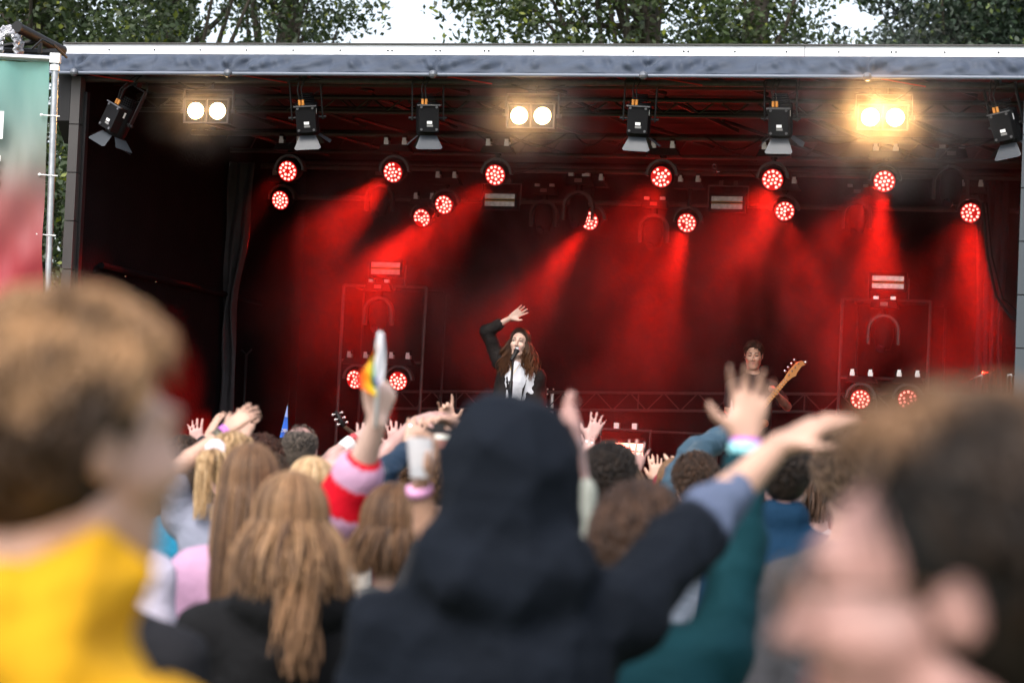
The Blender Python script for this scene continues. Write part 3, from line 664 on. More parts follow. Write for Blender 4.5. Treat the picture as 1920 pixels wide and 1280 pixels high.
# ================================================================== PEOPLE
class Sdf:
    def __init__(s, vox): s.h=vox; s.p=[]
    def cap(s,a,b,ra,rb=None,k=.02): s.p.append(('c',np.array(a,float),np.array(b,float),ra,ra if rb is None else rb,k)); return s
    def ell(s,c,r,R=None,k=.02): s.p.append(('e',np.array(c,float),np.array(r,float),None if R is None else np.array(R,float),0,k)); return s
    def cut(s,c,r,R=None,k=.012): s.p.append(('x',np.array(c,float),np.array(r,float),None if R is None else np.array(R,float),0,k)); return s
    def mesh(s):
        h=s.h; lo=np.full(3,1e9); hi=-lo
        bb=[]
        for q in s.p:
            if q[0]=='c':
                m=max(q[3],q[4]); l=np.minimum(q[1],q[2])-m; u=np.maximum(q[1],q[2])+m
            else:
                m=q[2].max() if q[3] is not None else q[2]; l=q[1]-m; u=q[1]+m
            l=l-q[5]-2*h; u=u+q[5]+2*h; bb.append((l,u))
            if q[0]!='x': lo=np.minimum(lo,l); hi=np.maximum(hi,u)
        n=np.ceil((hi-lo)/h).astype(int)+2; F=np.full(n,.08,np.float32)
        ax=[(lo[i]+h*np.arange(n[i])).astype(np.float32) for i in range(3)]
        for q,(l,u) in zip(s.p,bb):
            i0=np.maximum(((l-lo)/h).astype(int),0); i1=np.minimum(((u-lo)/h).astype(int)+2,n)
            if np.any(i1<=i0): continue
            X_=ax[0][i0[0]:i1[0]][:,None,None]; Y_=ax[1][i0[1]:i1[1]][None,:,None]; Z_=ax[2][i0[2]:i1[2]][None,None,:]
            if q[0]=='c':
                a,b,ra,rb=q[1:5]; ba=b-a; L2=max(float(ba@ba),1e-9)
                px,py,pz=X_-a[0],Y_-a[1],Z_-a[2]; t=np.clip((px*ba[0]+py*ba[1]+pz*ba[2])/L2,0,1)
                d=np.sqrt((px-t*ba[0])**2+(py-t*ba[1])**2+(pz-t*ba[2])**2)-(ra+(rb-ra)*t)
            else:
                c,r,R=q[1:4]; x,y,z=X_-c[0],Y_-c[1],Z_-c[2]
                if R is not None:   # world -> local uses R^T
                    x,y,z=(R[0,0]*x+R[1,0]*y+R[2,0]*z),(R[0,1]*x+R[1,1]*y+R[2,1]*z),(R[0,2]*x+R[1,2]*y+R[2,2]*z)
                k0=np.sqrt((x/r[0])**2+(y/r[1])**2+(z/r[2])**2); k1=np.sqrt((x/r[0]**2)**2+(y/r[1]**2)**2+(z/r[2]**2)**2)+1e-6
                d=k0*(k0-1)/k1
            k=q[5]; S=F[i0[0]:i1[0],i0[1]:i1[1],i0[2]:i1[2]]
            if q[0]=='x': d=-d; hh=np.clip(.5-.5*(S-d)/k,0,1); F[i0[0]:i1[0],i0[1]:i1[1],i0[2]:i1[2]]=S*(1-hh)+d*hh+k*hh*(1-hh)
            else: hh=np.clip(.5+.5*(S-d)/k,0,1); F[i0[0]:i1[0],i0[1]:i1[1],i0[2]:i1[2]]=S*(1-hh)+d*hh-k*hh*(1-hh)
        return nets(F,lo,h)
def nets(F,lo,h):
    I=F<0; nx,ny,nz=F.shape
    cs=[(i,j,k) for i in (0,1) for j in (0,1) for k in (0,1)]
    cnt=np.zeros((nx-1,ny-1,nz-1),np.uint8)
    for i,j,k in cs: cnt+=I[i:nx-1+i,j:ny-1+j,k:nz-1+k]
    act=np.argwhere((cnt>0)&(cnt<8)); idx=np.full((nx-1,ny-1,nz-1),-1,np.int32); idx[tuple(act.T)]=np.arange(len(act))
    f=np.stack([F[act[:,0]+i,act[:,1]+j,act[:,2]+k] for i,j,k in cs],1); ca=np.array(cs,float)
    acc=np.zeros((len(act),3)); num=np.zeros(len(act))
    for a in range(8):
        for b in range(a+1,8):
            if np.abs(ca[a]-ca[b]).sum()!=1: continue
            fa,fb=f[:,a],f[:,b]; m=(fa<0)!=(fb<0); t=np.where(m,fa/np.where(m,fa-fb,1),0)
            acc+=np.where(m[:,None],ca[a]+(ca[b]-ca[a])*t[:,None],0); num+=m
    V=lo+h*(act+acc/num[:,None]); Q=[]
    for axn in range(3):
        sl0=[slice(1,None)]*3; sl1=[slice(1,None)]*3; s0=[slice(1,-1)]*3; s1=[slice(1,-1)]*3
        s0[axn]=slice(0,-1); s1[axn]=slice(1,None)
        A0=I[tuple(s0)]; A1=I[tuple(s1)]; e=np.argwhere(A0!=A1)
        if not len(e): continue
        sg=A0[tuple(e.T)]; off=np.array([1,1,1]); off[axn]=0; e=e+off
        b=(axn+1)%3; c=(axn+2)%3
        def cell(db,dc):
            q=e.copy(); q[:,b]-=db; q[:,c]-=dc; return idx[tuple(q.T)]
        q=np.stack([cell(1,1),cell(0,1),cell(0,0),cell(1,0)],1); q[~sg]=q[~sg][:,::-1]; Q.append(q)
    return V, np.concatenate(Q)
def vnorm(V,Fc):
    n=np.cross(V[Fc[:,2]]-V[Fc[:,0]],V[Fc[:,3]]-V[Fc[:,1]]); N=np.zeros_like(V)
    for i in range(4): np.add.at(N,Fc[:,i],n)
    return N/(np.linalg.norm(N,axis=1)[:,None]+1e-9)
def folds(V,Fc,amp,fr,seed):
    N=vnorm(V,Fc); r=np.random.default_rng(seed); d=np.zeros(len(V))
    for k in range(7):
        w_=r.normal(size=3); w_/=np.linalg.norm(w_); w_=w_*fr*r.uniform(.5,1.8); x=V@w_+r.uniform(0,6.3)+1.2*np.sin(V@(r.normal(size=3)*fr*.35))
        d+=(1-np.abs(np.sin(x)))**1.5*r.uniform(.4,1)
    return V+N*(amp*(d/7*2.5-.6))[:,None]
def rotz(a): c,s=math.cos(a),math.sin(a); return np.array([[c,-s,0],[s,c,0],[0,0,1.]])
def rotx(a): c,s=math.cos(a),math.sin(a); return np.array([[1,0,0],[0,c,-s],[0,s,c.real]])
def roty(a): c,s=math.cos(a),math.sin(a); return np.array([[c,0,s],[0,1,0],[-s,0,c]])
def unit(v): v=np.array(v,float); return v/(np.linalg.norm(v)+1e-9)

def hand(S, wr, tip, nrm, side=1, curl=.25, spread=.12, sc_=1, curls=None, thumb=.9):
    """palm and five fingers; nrm points out of the palm, side puts the thumb on +/-; curl closes the fingers towards nrm"""
    f=unit(np.array(tip)-wr); n_=unit(np.array(nrm)-f*np.dot(nrm,f)); s=np.cross(f,n_)*side
    q=lambda a,b,c: wr+(f*a+s*b+n_*c)*sc_
    for b in (-.028,-.009,.011,.028):
        S.cap(q(.012,b*.55,0),q(.088+(.004 if abs(b)<.02 else -.004),b,0),.0145*sc_,.0115*sc_,.010*sc_)
    S.cap(q(.02,.02,.004),q(.05,.032,.006),.016*sc_,.013*sc_,.012*sc_)
    ln=(.072,.080,.074,.058); bs=(.030,.010,-.010,-.029)
    for i in range(4):
        c=(curls[i] if curls else curl*(1+.15*i)); a=spread*(1.5-i)*.8; p=q(.088,bs[i],0); ang=c*.6
        d0=unit(f*math.cos(a)+s*math.sin(a)); r=(.0092,.0095,.009,.0078)[i]*sc_
        for j,fr in enumerate((.48,.30,.24)):
            dr=d0*math.cos(ang)+n_*math.sin(ang); e=p+dr*ln[i]*fr*sc_; S.cap(p,e,r,r*.9,.004*sc_); p=e; r*=.9; ang+=c*1.0
    p=q(.03,.034,.008); a=thumb; d0=unit(f*math.cos(a)+s*math.sin(a)+n_*.25)
    e=p+d0*.036*sc_; S.cap(p,e,.013*sc_,.0105*sc_,.008*sc_); d1=unit(d0*.85+f*.5+n_*.15); S.cap(e,e+d1*.03*sc_,.0105*sc_,.0085*sc_,.004*sc_)
def head_prims(S,T,hs,face=True):
    t=lambda p: T(np.array(p,float)*hs); R=T.R
    e=lambda c,r,k=.015: S.ell(t(c),np.array(r)*hs,R,k*hs)
    e((0,-.018,.025),(.073,.095,.088)); e((0,.03,-.042),(.055,.060,.073)); S.cap(t((0,.062,-.098)),t((0,.05,-.085)),.022*hs,.03*hs,.02*hs)
    for s in (-1,1):
        e((s*.079,-.014,-.006),(.007,.020,.032),.005); S.cut(t((s*.087,-.008,-.006)),np.array((.006,.010,.018))*hs,R,.006*hs); S.cap(t((s*.035,.064,-.022)),t((s*.048,.03,-.03)),.026*hs,.024*hs,.02*hs); S.cap(t((s*.045,.0,-.07)),t((s*.02,.055,-.1)),.022*hs,.02*hs,.02*hs)
    S.cap(t((-.034,.076,.030)),t((.034,.076,.030)),.014*hs,.014*hs,.012*hs)
    S.cap(t((0,.088,.018)),t((0,.110,-.026)),.008*hs,.0115*hs,.008*hs)
    for s in (-1,1): S.cap(t((s*.010,.098,-.028)),t((s*.012,.090,-.028)),.007*hs,.006*hs,.006*hs)
    S.cap(t((-.018,.080,-.056)),t((.018,.080,-.056)),.009*hs,.009*hs,.006*hs); S.cap(t((-.014,.080,-.068)),t((.014,.080,-.068)),.0085*hs,.0085*hs,.006*hs)
    for s in (-1,1): S.cut(t((s*.032,.098,.010)),np.array((.017,.016,.012))*hs,R,.010*hs); S.ell(t((s*.032,.074,.010)),np.array((.0125,.0125,.0115))*hs,R,.003*hs)
class Tf:
    def __init__(s,c,R): s.c=np.array(c,float); s.R=np.array(R,float)
    def __call__(s,p): return s.c+s.R@np.array(p,float)

SKIN={'fair':mat('skin_fair',(.44,.26,.19),.48,var=.16,scale=16,bump=.15,bscale=120),'pink':mat('skin_pink',(.40,.225,.20),.48,var=.18,scale=16,bump=.15,bscale=120),'tan':mat('skin_tan',(.36,.205,.14),.48,var=.16,scale=16,bump=.15,bscale=120),'rosy':mat('skin_rosy',(.33,.175,.15),.48,var=.22,scale=22,bump=.15,bscale=120),'pale':mat('skin_pale',(.52,.35,.29),.48,var=.10,scale=16,bump=.15,bscale=120)}
SHOE=mat('shoe_dark',(.03,.03,.03),.6); DENIM=mat('denim',(.04,.06,.11),.85,var=.15,scale=20); BTRO=mat('black_trousers',(.02,.02,.022),.85)
def fabric(name,c,rough=.85,bump=.25): return mat(name,c,rough,var=.12,scale=7,bump=bump,bscale=40,spec=.12)

def strands(T, hs, n, length, rr, seed, cols, phi0=.85, wav=.012, vol=.012, width=.0075, part=0, splay=.04, freq=26, back=0., segs=13, tip=None, top=.0, bang=True):
    """hair as many tapering locks: from the parting over the skull, then falling"""
    r=np.random.default_rng(seed); V=[];Fc=[];C=[]
    for i in range(n):
        ph=r.uniform(phi0,2*math.pi-phi0) if (not bang or r.random()<.72) else r.choice([-1,1])*r.uniform(.05,phi0)%(2*math.pi); layer=r.uniform(0,1); rad=np.array([.076,.098,.092])*(1+0)+vol*(.35+.65*layer)
        Lg=length*r.uniform(.72,1.05); amp=wav*r.uniform(.4,1.3); p0=r.uniform(0,6.3); th0=r.uniform(.02,.5)
        mx_=r.uniform(0,1); col=(np.array(cols[r.integers(0,len(cols))])*mx_+np.array(cols[r.integers(0,len(cols))])*(1-mx_))*r.uniform(.85,1.15); pts=[]; ssum=0
        thm=1.62; na=7
        phs=ph
        for j in range(na):
            th=th0+(thm-th0)*j/(na-1)
            if bang:
                q=min(phs,2*math.pi-phs); q2=q+(max(q,phi0)-q)*min(1,th/1.1); ph=q2 if phs<math.pi else 2*math.pi-q2
            pts.append(np.array([rad[0]*math.sin(th)*math.sin(ph)+part*(1-j/na)*.3,rad[1]*math.sin(th)*math.cos(ph)-.015,rad[2]*math.cos(th)+.028+top]))
        e=pts[-1]; out=np.array([math.sin(ph),math.cos(ph),0])*splay*r.uniform(-.3,1)
        pts=[T(p*hs) for p in pts]; ew=pts[-1]; ow=T.R@out; sx_=T.R@np.array([math.cos(ph),-math.sin(ph),0])
        bk=T.R@np.array([0,-1,0])*back
        for j in range(1,segs+1):
            s=j/segs; pts.append(ew+np.array([0,0,-1.])*(Lg*s)+ow*(s*(2-s))+bk*s+sx_*amp*math.sin(s*Lg*freq+p0)*min(1,s*2.5)+unit(ow+1e-6)*amp*.8*math.cos(s*Lg*freq*.9+p0)*min(1,s*2.5))
        m=len(pts); w0=width*r.uniform(.7,1.4); b=len(V)
        for j,p in enumerate(pts):
            t=unit(pts[min(j+1,m-1)]-pts[max(j-1,0)]); rd=unit(p-T((0,-.015,p[2]*0))+1e-6); rd=unit(np.array([p[0]-T.c[0],p[1]-T.c[1],max(p[2]-T.c[2],0)])); sd_=unit(np.cross(t,rd)); up_=np.cross(sd_,t)
            k=w0*(1-.75*(j/(m-1))**3)*(.5 if j==0 else 1)
            for a,bq in ((1,0),(0,.45),(-1,0),(0,-.45)): V.append(p+sd_*a*k+up_*bq*k)
            sft=min(1,max(0,(j-na)/(m-na))) if tip is not None else 0
            cc=col*(1-sft)+(np.array(tip)*r.uniform(.7,1.2) if tip is not None else 0)*sft; C+= [cc]*4
        for j in range(m-1):
            for k in range(4): Fc.append((b+j*4+k,b+j*4+(k+1)%4,b+(j+1)*4+(k+1)%4,b+(j+1)*4+k))
    return V,Fc,C
HAIRM=mat('hair',(.74,.62,.52),.5,attr='mul',spec=.22,var=.25,scale=60)
def locks(T,hs,n,seed,cols,vol=.02,ln=.035,width=.006,zmin=-.05,front=.55,curl=0,topz=.0,lift=0,hz=0):
    """short hair: many small overlapping locks lying on the scalp"""
    r=np.random.default_rng(seed); V=[];Fc=[];C=[]; rad=np.array([.078,.100,.094])
    while len(Fc)<n*12:
        d=unit(r.normal(size=3)); 
        p=d*rad+np.array([0,-.018,.025+topz])
        if p[2]<.085+hz and p[1]>-.005+(p[2]-.015-hz)*1.25*(front/.55): continue
        if p[2]<.015 and p[1]>-.02: continue
        if p[2]<-.078: continue
        g=unit(np.array([d[0]*.3,-.5+d[1]*.3,-.7])+r.normal(size=3)*.25); g=unit(g-d*np.dot(g,d)); L_=ln*r.uniform(.6,1.3); v_=vol*r.uniform(.2,1.0)
        col=np.array(cols[r.integers(0,len(cols))])*r.uniform(.75,1.25); b=len(V); sdv=np.cross(g,d)
        for j in range(4):
            s=j/3; c_=math.sin(s*math.pi)*v_+lift*s*L_; q=p+d*(c_+.002+v_*.5)+g*L_*s-d*(s*L_)**2*4+sdv*curl*math.sin(s*5+d[0]*9); k=width*(1-.6*s)*r.uniform(.8,1.2)
            for a,bq in ((1,0),(0,.5),(-1,0),(0,-.5)): V.append(T((q+sdv*a*k+d*bq*k)*hs)); C.append(col)
        for j in range(3):
            for k in range(4): Fc.append((b+j*4+k,b+j*4+(k+1)%4,b+(j+1)*4+(k+1)%4,b+(j+1)*4+k))
    return V,Fc,C
def merge(*gs):
    V=[];F_=[];C=[]
    for v,f,c in gs:
        n=len(V); V+=list(v); F_+=[tuple(i+n for i in q) for q in f]; C+=list(c)
    return V,F_,C
def capmesh(T,hs,col,vol=.012,front=True,lowz=-.07,vox=.008,extra=None,seed=3,hz=0):
    S=Sdf(vox*hs if vox<.02 else vox); t=lambda p:T(np.array(p,float)*hs)
    S.ell(t((0,-.022,.027)),np.array((.077+vol*.6,.098+vol*.6,.092+vol))*hs,T.R,.01); S.ell(t((0,-.05,-.02)),np.array((.066+vol*.5,.062+vol*.5,.075))*hs,T.R,.03)
    if extra: extra(S,t)
    if front: S.cut(t((0,.13,-.06+hz)),np.array((.13,.125,.135))*hs,T.R,.015) 
    for s in (-1,1): S.cut(t((s*.08,.01,-.035)),np.array((.016,.03,.045))*hs,T.R,.01)
    v,f=S.mesh(); v=folds(v,f,.004*hs,70,seed); return v,[tuple(q) for q in f.tolist()],[col]*len(v)

COUNT=[0]
def person(label, head, yaw=0, skin='fair', top=None, topname='jacket', hair=None, arms=(None,None), sleeve=(2,2), hood=None, bulk=1.0, vox=.010, tilt=(0,0,0), bodyyaw=None, ground=0, lean=(0,0), tint=None, legs=BTRO, collar=False, hs=1.0, fold=.006, shoulder=None, noff=(0,0,0), ring=1.0, slf=1.0, grp='people in the crowd', armfat=1.0, H=None, seat=None):
    COUNT[0]+=1; seed=COUNT[0]; Hc=np.array(head,float); by=math.radians(yaw if bodyyaw is None else bodyyaw); B=rotz(by)
    RH=rotz(math.radians(yaw+tilt[2]))@rotx(math.radians(tilt[0]))@roty(math.radians(tilt[1])); T=Tf(Hc,RH)
    Ht=Hc[2]+.115*hs-ground; s=Ht/1.75
    neck=Hc+B@np.array([0,-.03,-.155*hs])+np.array(noff); sh_z=Hc[2]-.245*s*1.0; base=Hc+B@np.array([-lean[0],-.02-lean[1],0])
    foot=np.array([base[0],base[1],ground]); hip_z=ground+.52*Ht; hip=np.array([base[0],base[1],hip_z]); che=np.array([(Hc[0]+base[0])/2,(Hc[1]+base[1])/2,0])+B@np.array([0,-.02,0])
    sw=(shoulder or .175)*s
    e=empty('person', Matrix.Translation(foot.tolist()), label, 'person', grp)
    def put(name,v,f,m,parent=e,cols=None,smooth=True): return mesh_obj(name,np.asarray(v)-foot if parent is e else np.asarray(v)-foot,f,m,parent,smooth,cols=None if cols is None else np.asarray(cols,np.float32))
    S=Sdf(vox); head_prims(S,T,hs); upn=Hc+B@np.array([0,-.025,-.07])
    S.cap(upn,neck+np.array([0,0,-.02]),.053*hs,.056*hs,.02)
    chest=np.array([neck[0]*.8+base[0]*.2,neck[1]*.8+base[1]*.2,sh_z-.1*s])
    for sd_ in (-1,1):
        S.cap(chest+B@np.array([sd_*.07,0,.04]),hip+B@np.array([sd_*.06,0,.12]),.095*s,.095*s,.03)
    S.cap(neck+np.array([0,0,-.03]),chest,.06*s,.12*s,.04)
    for sd_ in (-1,1):
        hp=hip+B@np.array([sd_*.09*s,0,-.02]); kn=hp+np.array([0,0,-.47*hip_z+ground*.47])+B@np.array([0,.02,0]); an=np.array([hp[0],hp[1],ground+.07])
        S.cap(hp,kn,.085*s,.055*s,.03); S.cap(kn,an,.052*s,.036*s,.02); S.cap(an+np.array([0,0,-.02]),an+B@np.array([0,.12,-.04]),.035,.028,.015)
    J=[]
    for i,sd_ in enumerate((-1,1)):
        sh=np.array([chest[0],chest[1],sh_z-.045*s])+B@np.array([sd_*sw,0,0]); a=arms[i]
        if a is None:
            el=sh+B@np.array([sd_*.05,-.03,-.28*s]); wr=el+B@np.array([-sd_*.02,.08,-.23*s]); a=dict(el=el,wr=wr,tip=wr+np.array([0,0,-.1]),n=B@np.array([-sd_,0,0]),side=1 if sd_<0 else -1)
            a['side']= 1 if sd_>0 else -1
        el=np.array(a['el'],float); wr=np.array(a['wr'],float)
        if 'sh' in a: sh=np.array(a['sh'],float)
        elif (a.get('lift',True) and el[2]>sh[2]): sh=sh+np.array([0,0,.045])+unit(el-sh)*.02
        J.append((sh,el,wr,a)); fa=armfat*s
        S.cap(np.array([chest[0],chest[1],sh_z-.06*s])*.5+sh*.5,sh,.06*fa,.052*fa,.03); S.cap(sh,el,.048*fa,.038*fa,.015); S.cap(el,el+(wr-el)*.35,.038*fa,.040*fa,.012); S.cap(el+(wr-el)*.35,wr,.040*fa,.025*fa,.012)
        hand(S,wr,a['tip'],a['n'],a.get('side',1),a.get('curl',.25),a.get('spread',.12),a.get('hs',1.0)*1.02,a.get('curls'),a.get('thumb',.9))
    v,f=S.mesh(); put('body',v,f,SKIN[skin])
    # clothes
    if top is not None:
        C=Sdf(max(vox,.009)); bl=bulk
        for sd_ in (-1,1): C.cap(chest+B@np.array([sd_*.075*s,0,.03]),hip+B@np.array([sd_*.07,0,-.05]),.112*s*bl,.118*s*bl,.05)
        C.cap(neck+np.array([0,0,-.045*hs]),chest,.072*s,.13*s*bl,.05)
        for (sh,el,wr,a),sl in zip(J,sleeve):
            C.cap(neck*.75+sh*.25+np.array([0,0,-.05*s]),sh,.062*s,.066*s*bl*armfat,.05)
            sf=slf if sh is J[1][0] else 1; r1=.062*s*bl*armfat*sf; r2=.052*s*bl*armfat*sf
            if sl<=1: C.cap(sh,sh+(el-sh)*sl,r1,r1*.97,.03)
            else:
                C.cap(sh,el,r1,r2,.03); q=el+(wr-el)*(sl-1); C.cap(el,q,r2,.041*s*bl*armfat*sf,.02)
        if collar: C.cap(neck+B@np.array([-.02,-.01,.01]),neck+B@np.array([.02,-.01,.01]),.07*s,.07*s,.02)
        if hood=='up':
            t=lambda p:T(np.array(p,float)*hs)
            C.ell(t((0,-.03,.022)),np.array((.128,.142,.130))*hs,RH,.03); C.ell(t((0,-.035,-.06)),np.array((.128,.14,.12))*hs,RH,.03); C.cap(t((0,-.05,-.06)),neck+np.array([0,0,-.02])+B@np.array([0,-.03,0]),.108*hs,.115*hs,.04); C.cap(neck+B@np.array([-.085,-.06,.015]),neck+B@np.array([.085,-.06,.005]),.066,.066,.03); C.cap(neck+B@np.array([-.05,-.11,-.03]),neck+B@np.array([.05,-.10,-.04]),.064,.064,.04)
            C.cut(t((0,.12,-.01)),np.array((.075,.09,.11))*hs,RH,.03)
            C.cap(neck+B@np.array([-.09,-.05,-.02]),neck+B@np.array([.09,-.05,-.02]),.075,.075,.05)
        if hood=='down':
            for k in np.linspace(-1.25,1.25,7):
                k2=k+.42; pa=lambda a_:neck+B@np.array([.115*math.sin(a_),-.04-.085*math.cos(a_),-.01-.03*math.cos(a_)])
                C.cap(pa(k),pa(k2),.045,.045,.03)
            C.cap(neck+B@np.array([0,-.10,-.05]),neck+B@np.array([0,-.13,-.14]),.07,.045,.05)
        if hood=='bighood':
            for k in np.linspace(-2.2,2.2,12):
                pa=lambda a_:neck+B@np.array([.125*ring*math.sin(a_),-.02-.12*ring*math.cos(a_),.02-.03*math.cos(a_)])
                C.cap(pa(k),pa(k+.4),.05,.05,.025)
            for k in np.linspace(-1.4,1.4,6):
                pa=lambda a_:neck+B@np.array([.14*ring*math.sin(a_),-.03-.14*ring*math.cos(a_),-.06])
                C.cap(pa(k),pa(k+.5),.06,.06,.04)
        v,f=C.mesh(); v=folds(v,f,fold,26,seed)
        cols=None
        if tint: cols=tint(v,J)
        put(topname,v,f,top,cols=cols)
    if legs is not None:
        C=Sdf(.014)
        for sd_ in (-1,1):
            hp=hip+B@np.array([sd_*.09*s,0,-.02]); kn=hp+np.array([0,0,-.47*hip_z+ground*.47])+B@np.array([0,.02,0]); an=np.array([hp[0],hp[1],ground+.1])
            C.cap(hip+B@np.array([sd_*.05,0,.06]),hp,.105*s,.105*s,.04); C.cap(hp,kn,.1*s,.07*s,.03); C.cap(kn,an,.07*s,.058*s,.03)
        v,f=C.mesh(); put('trousers',v,f,legs)
        for sd_ in (-1,1):
            C=Sdf(.01); hp=hip+B@np.array([sd_*.09*s,0,0]); a_=np.array([hp[0],hp[1],ground+.05]); C.cap(a_,a_+B@np.array([0,.03,0]),.048,.048,.02); C.cap(a_+B@np.array([0,.02,-.005]),a_+B@np.array([0,.15,-.012]),.042,.036,.02)
            v,f=C.mesh(); v[:,2]=np.maximum(v[:,2],ground+.002); put('shoe',v,f,SHOE)
    if hair:
        g=hair(T,hs,seed); put('hair',np.array(g[0]),g[1],HAIRM,cols=g[2],smooth=True)
    return e,T,J,foot
def child(name, mb, m, e, foot, smooth=True):
    if name in ('eyebrow','eyelashes','eye','iris'): mb.parts(name,m,e,smooth,foot); return e
    v=np.array(mb.v)-foot; return mesh_obj(name, v, mb.f, m, e, smooth)
def band(name,e,foot,J,i,t,r,m,w_=.012):
    sh,el,wr,a=J[i]; p=el+(wr-el)*t; d=unit(wr-el); mb=MB().tube([p-d*w_,p-d*w_*.99,p+d*w_*.99,p+d*w_],[r*.8,r,r*.96,r*.8],18); return child(name,mb,m,e,foot)
def arm(sh_el,wr,tip,n,side=1,**k): return dict(el=sh_el,wr=wr,tip=tip,n=n,side=side,**k)
TOCAM=np.array([0,-1.,.1]); AWAY=np.array([0,1.,.1])
def hair_short(cols,vol=.014,n=1500,ln=.03,w_=.0038,front=.55,lift=0):
    def f(T,hs,seed): return merge(capmesh(T,hs,cols[0],vol*.5,seed=seed), locks(T,hs,n,seed,cols,vol,ln,w_,front=front,lift=lift))
    return f
def hair_long(cols,length,n=330,wav=.008,vol=.016,splay=.03,width=.0085,phi0=.75,back=.0,freq=20,tip=None,hz=0):
    def f(T,hs,seed): return merge(capmesh(T,hs,np.array(cols[0])*.9,vol*.4,seed=seed,hz=hz), strands(T,hs,n,length,0,seed,cols,phi0,wav,vol,width,0,splay,freq,back,tip=tip))
    return f

# ================================================================== THE TWO PERFORMERS
DB=[(.030,.018,.012),(.045,.026,.016),(.022,.014,.010),(.06,.035,.02)]
def q_(px,py,d): return P(px,py,d)
sd0=float((P(972,643,1)-C0)@FW); DS=20.85
arm_r=arm(q_(913,621,DS-.02),q_(957,596,DS-.10),q_(987,577,DS-.14),TOCAM,1,curl=.12,spread=.16,lift=False,sh=q_(937,677,DS+.03),thumb=.7)
el=q_(1012,735,DS+.05)
arm_l=arm(el,q_(1008,775,DS-.12),q_(1004,800,DS-.16),np.array([-1,0,0]),-1,curl=.5,lift=False)
TEE=fabric('white_tee',(.5,.52,.58)); JK=mat('dark_blazer',(.014,.012,.012),.8,var=.3,scale=10,bump=.35,bscale=50,spec=.12)
e,T,J,ft=person('dark haired singer in a black blazer and white tee, one arm raised, at the microphone', q_(974,643,DS), yaw=166, skin='pale', top=TEE, topname='tshirt', sleeve=(.35,.35), arms=(arm_l,arm_r), tilt=(3,-5,0), bodyyaw=172, ground=FLOOR, lean=(.05,-.0), vox=.007, shoulder=.165, armfat=.85, grp='performers on stage',
   hair=hair_long(DB,.33,750,.032,.016,.10,.0048,.98,freq=26,tip=(.16,.075,.035),hz=.03), fold=.004)
S=Sdf(.008); Bd=rotz(math.radians(172)); nk=T.c+Bd@np.array([0,-.03,-.155]); ch_=nk+np.array([0,0,-.2])
for s_ in (-1,1): S.cap(ch_+Bd@np.array([s_*.08,-.012,.06]), ch_+Bd@np.array([s_*.10+(.02 if s_>0 else -.05),-.01,-.42]),.118,.148,.04)
S.cap(nk+Bd@np.array([0,-.03,-.05]),ch_,.07,.12,.05)
for i_,(sh,el_,wr_,a_) in enumerate(J):
    S.cap(nk*.7+sh*.3+np.array([0,0,-.06]),sh,.06,.068,.04); S.cap(sh,el_,.068,.06,.03); S.cap(el_,el_+(wr_-el_)*(.55 if i_ else .95),.06,.048,.02)
S.cut(ch_+Bd@np.array([.035,.155,-.28]),(.058,.14,.40),Bd@rotz(0),.015); S.cut(ch_+Bd@np.array([.012,.13,.13]),(.045,.10,.15),Bd,.015); S.cut(J[1][1]+(J[1][2]-J[1][1])*.63,(.034,.034,.034),None,.004)
v,f=S.mesh(); v=folds(v,f,.009,24,77); jk=mesh_obj('blazer',v-ft,f,JK,e,True)
lp_=MB()
for s_ in (-1,1):
    a=nk+Bd@np.array([s_*.06,.06,-.02]); b=ch_+Bd@np.array([s_*.085,.118,.02]); c=ch_+Bd@np.array([s_*.05,.14,-.16]); d=nk+Bd@np.array([s_*.115,.05,-.06])
    o_=Bd@np.array([0,.008,0]); lp_.add([a,d,b,c,a+o_,d+o_,b+o_,c+o_],[(0,1,2,3),(7,6,5,4),(0,4,5,1),(1,5,6,2),(2,6,7,3),(3,7,4,0)])
child('lapel',lp_,JK,e,ft,False)
def facepaint(e,T,ft,hs,closed=False,brow=(.02,.012,.01),lip=(.42,.10,.09),beard=None):
    t=lambda *p:T(np.array(p)*hs); m=MB()
    for s in (-1,1): m.tube([t(s*.014,.0895,.030),t(s*.03,.0885,.036),t(s*.050,.078,.031)],[.0028,.0038,.002],6)
    child('eyebrow',m,mat('brow_dark',brow,.7),e,ft)
    m=MB()
    for s in (-1,1):
        m.tube([t(s*.019,.086,.011-(.004 if closed else 0)),t(s*.032,.088,.014-(.007 if closed else 0)),t(s*.046,.082,.010-(.003 if closed else 0))],[.0022,.0034,.0022],6)
    child('eyelashes',m,mat('lash_dark',(.015,.01,.01),.6),e,ft)
    if not closed:
        m=MB(); 
        for s in (-1,1): m.ball(t(s*.032,.0785,.008),.0085,10)
        child('eye',m,mat('eye_white',(.6,.58,.55),.2),e,ft); m=MB()
        for s in (-1,1): m.ball(t(s*.032,.0838,.008),.0048,8)
        child('iris',m,mat('iris_dark',(.03,.02,.015),.2),e,ft)
    m=MB(); m.tube([t(-.023,.082,-.0585),t(-.008,.0895,-.0565),t(.008,.0895,-.0565),t(.023,.082,-.0585)],[.002,.0045,.0045,.002],8); m.tube([t(-.018,.083,-.065),t(0,.0885,-.066),t(.018,.083,-.065)],[.002,.0052,.002],8)
    child('lips',m,mat('lips_'+('a' if closed else 'b'),lip,.4),e,ft)
facepaint(e,T,ft,1)
m=MB().ball(T((-.079,.0,-.045)),.006,8); child('earring',m,CHROME,e,ft)
m=MB(); m.tube([T((-.05,.03,-.16)),T((-.02,.08,-.24)),T((.0,.10,-.30)),T((.02,.08,-.24)),T((.05,.03,-.16))],.0025,6); child('necklace',m,mat('gold',(.6,.42,.15),.3,1),e,ft)
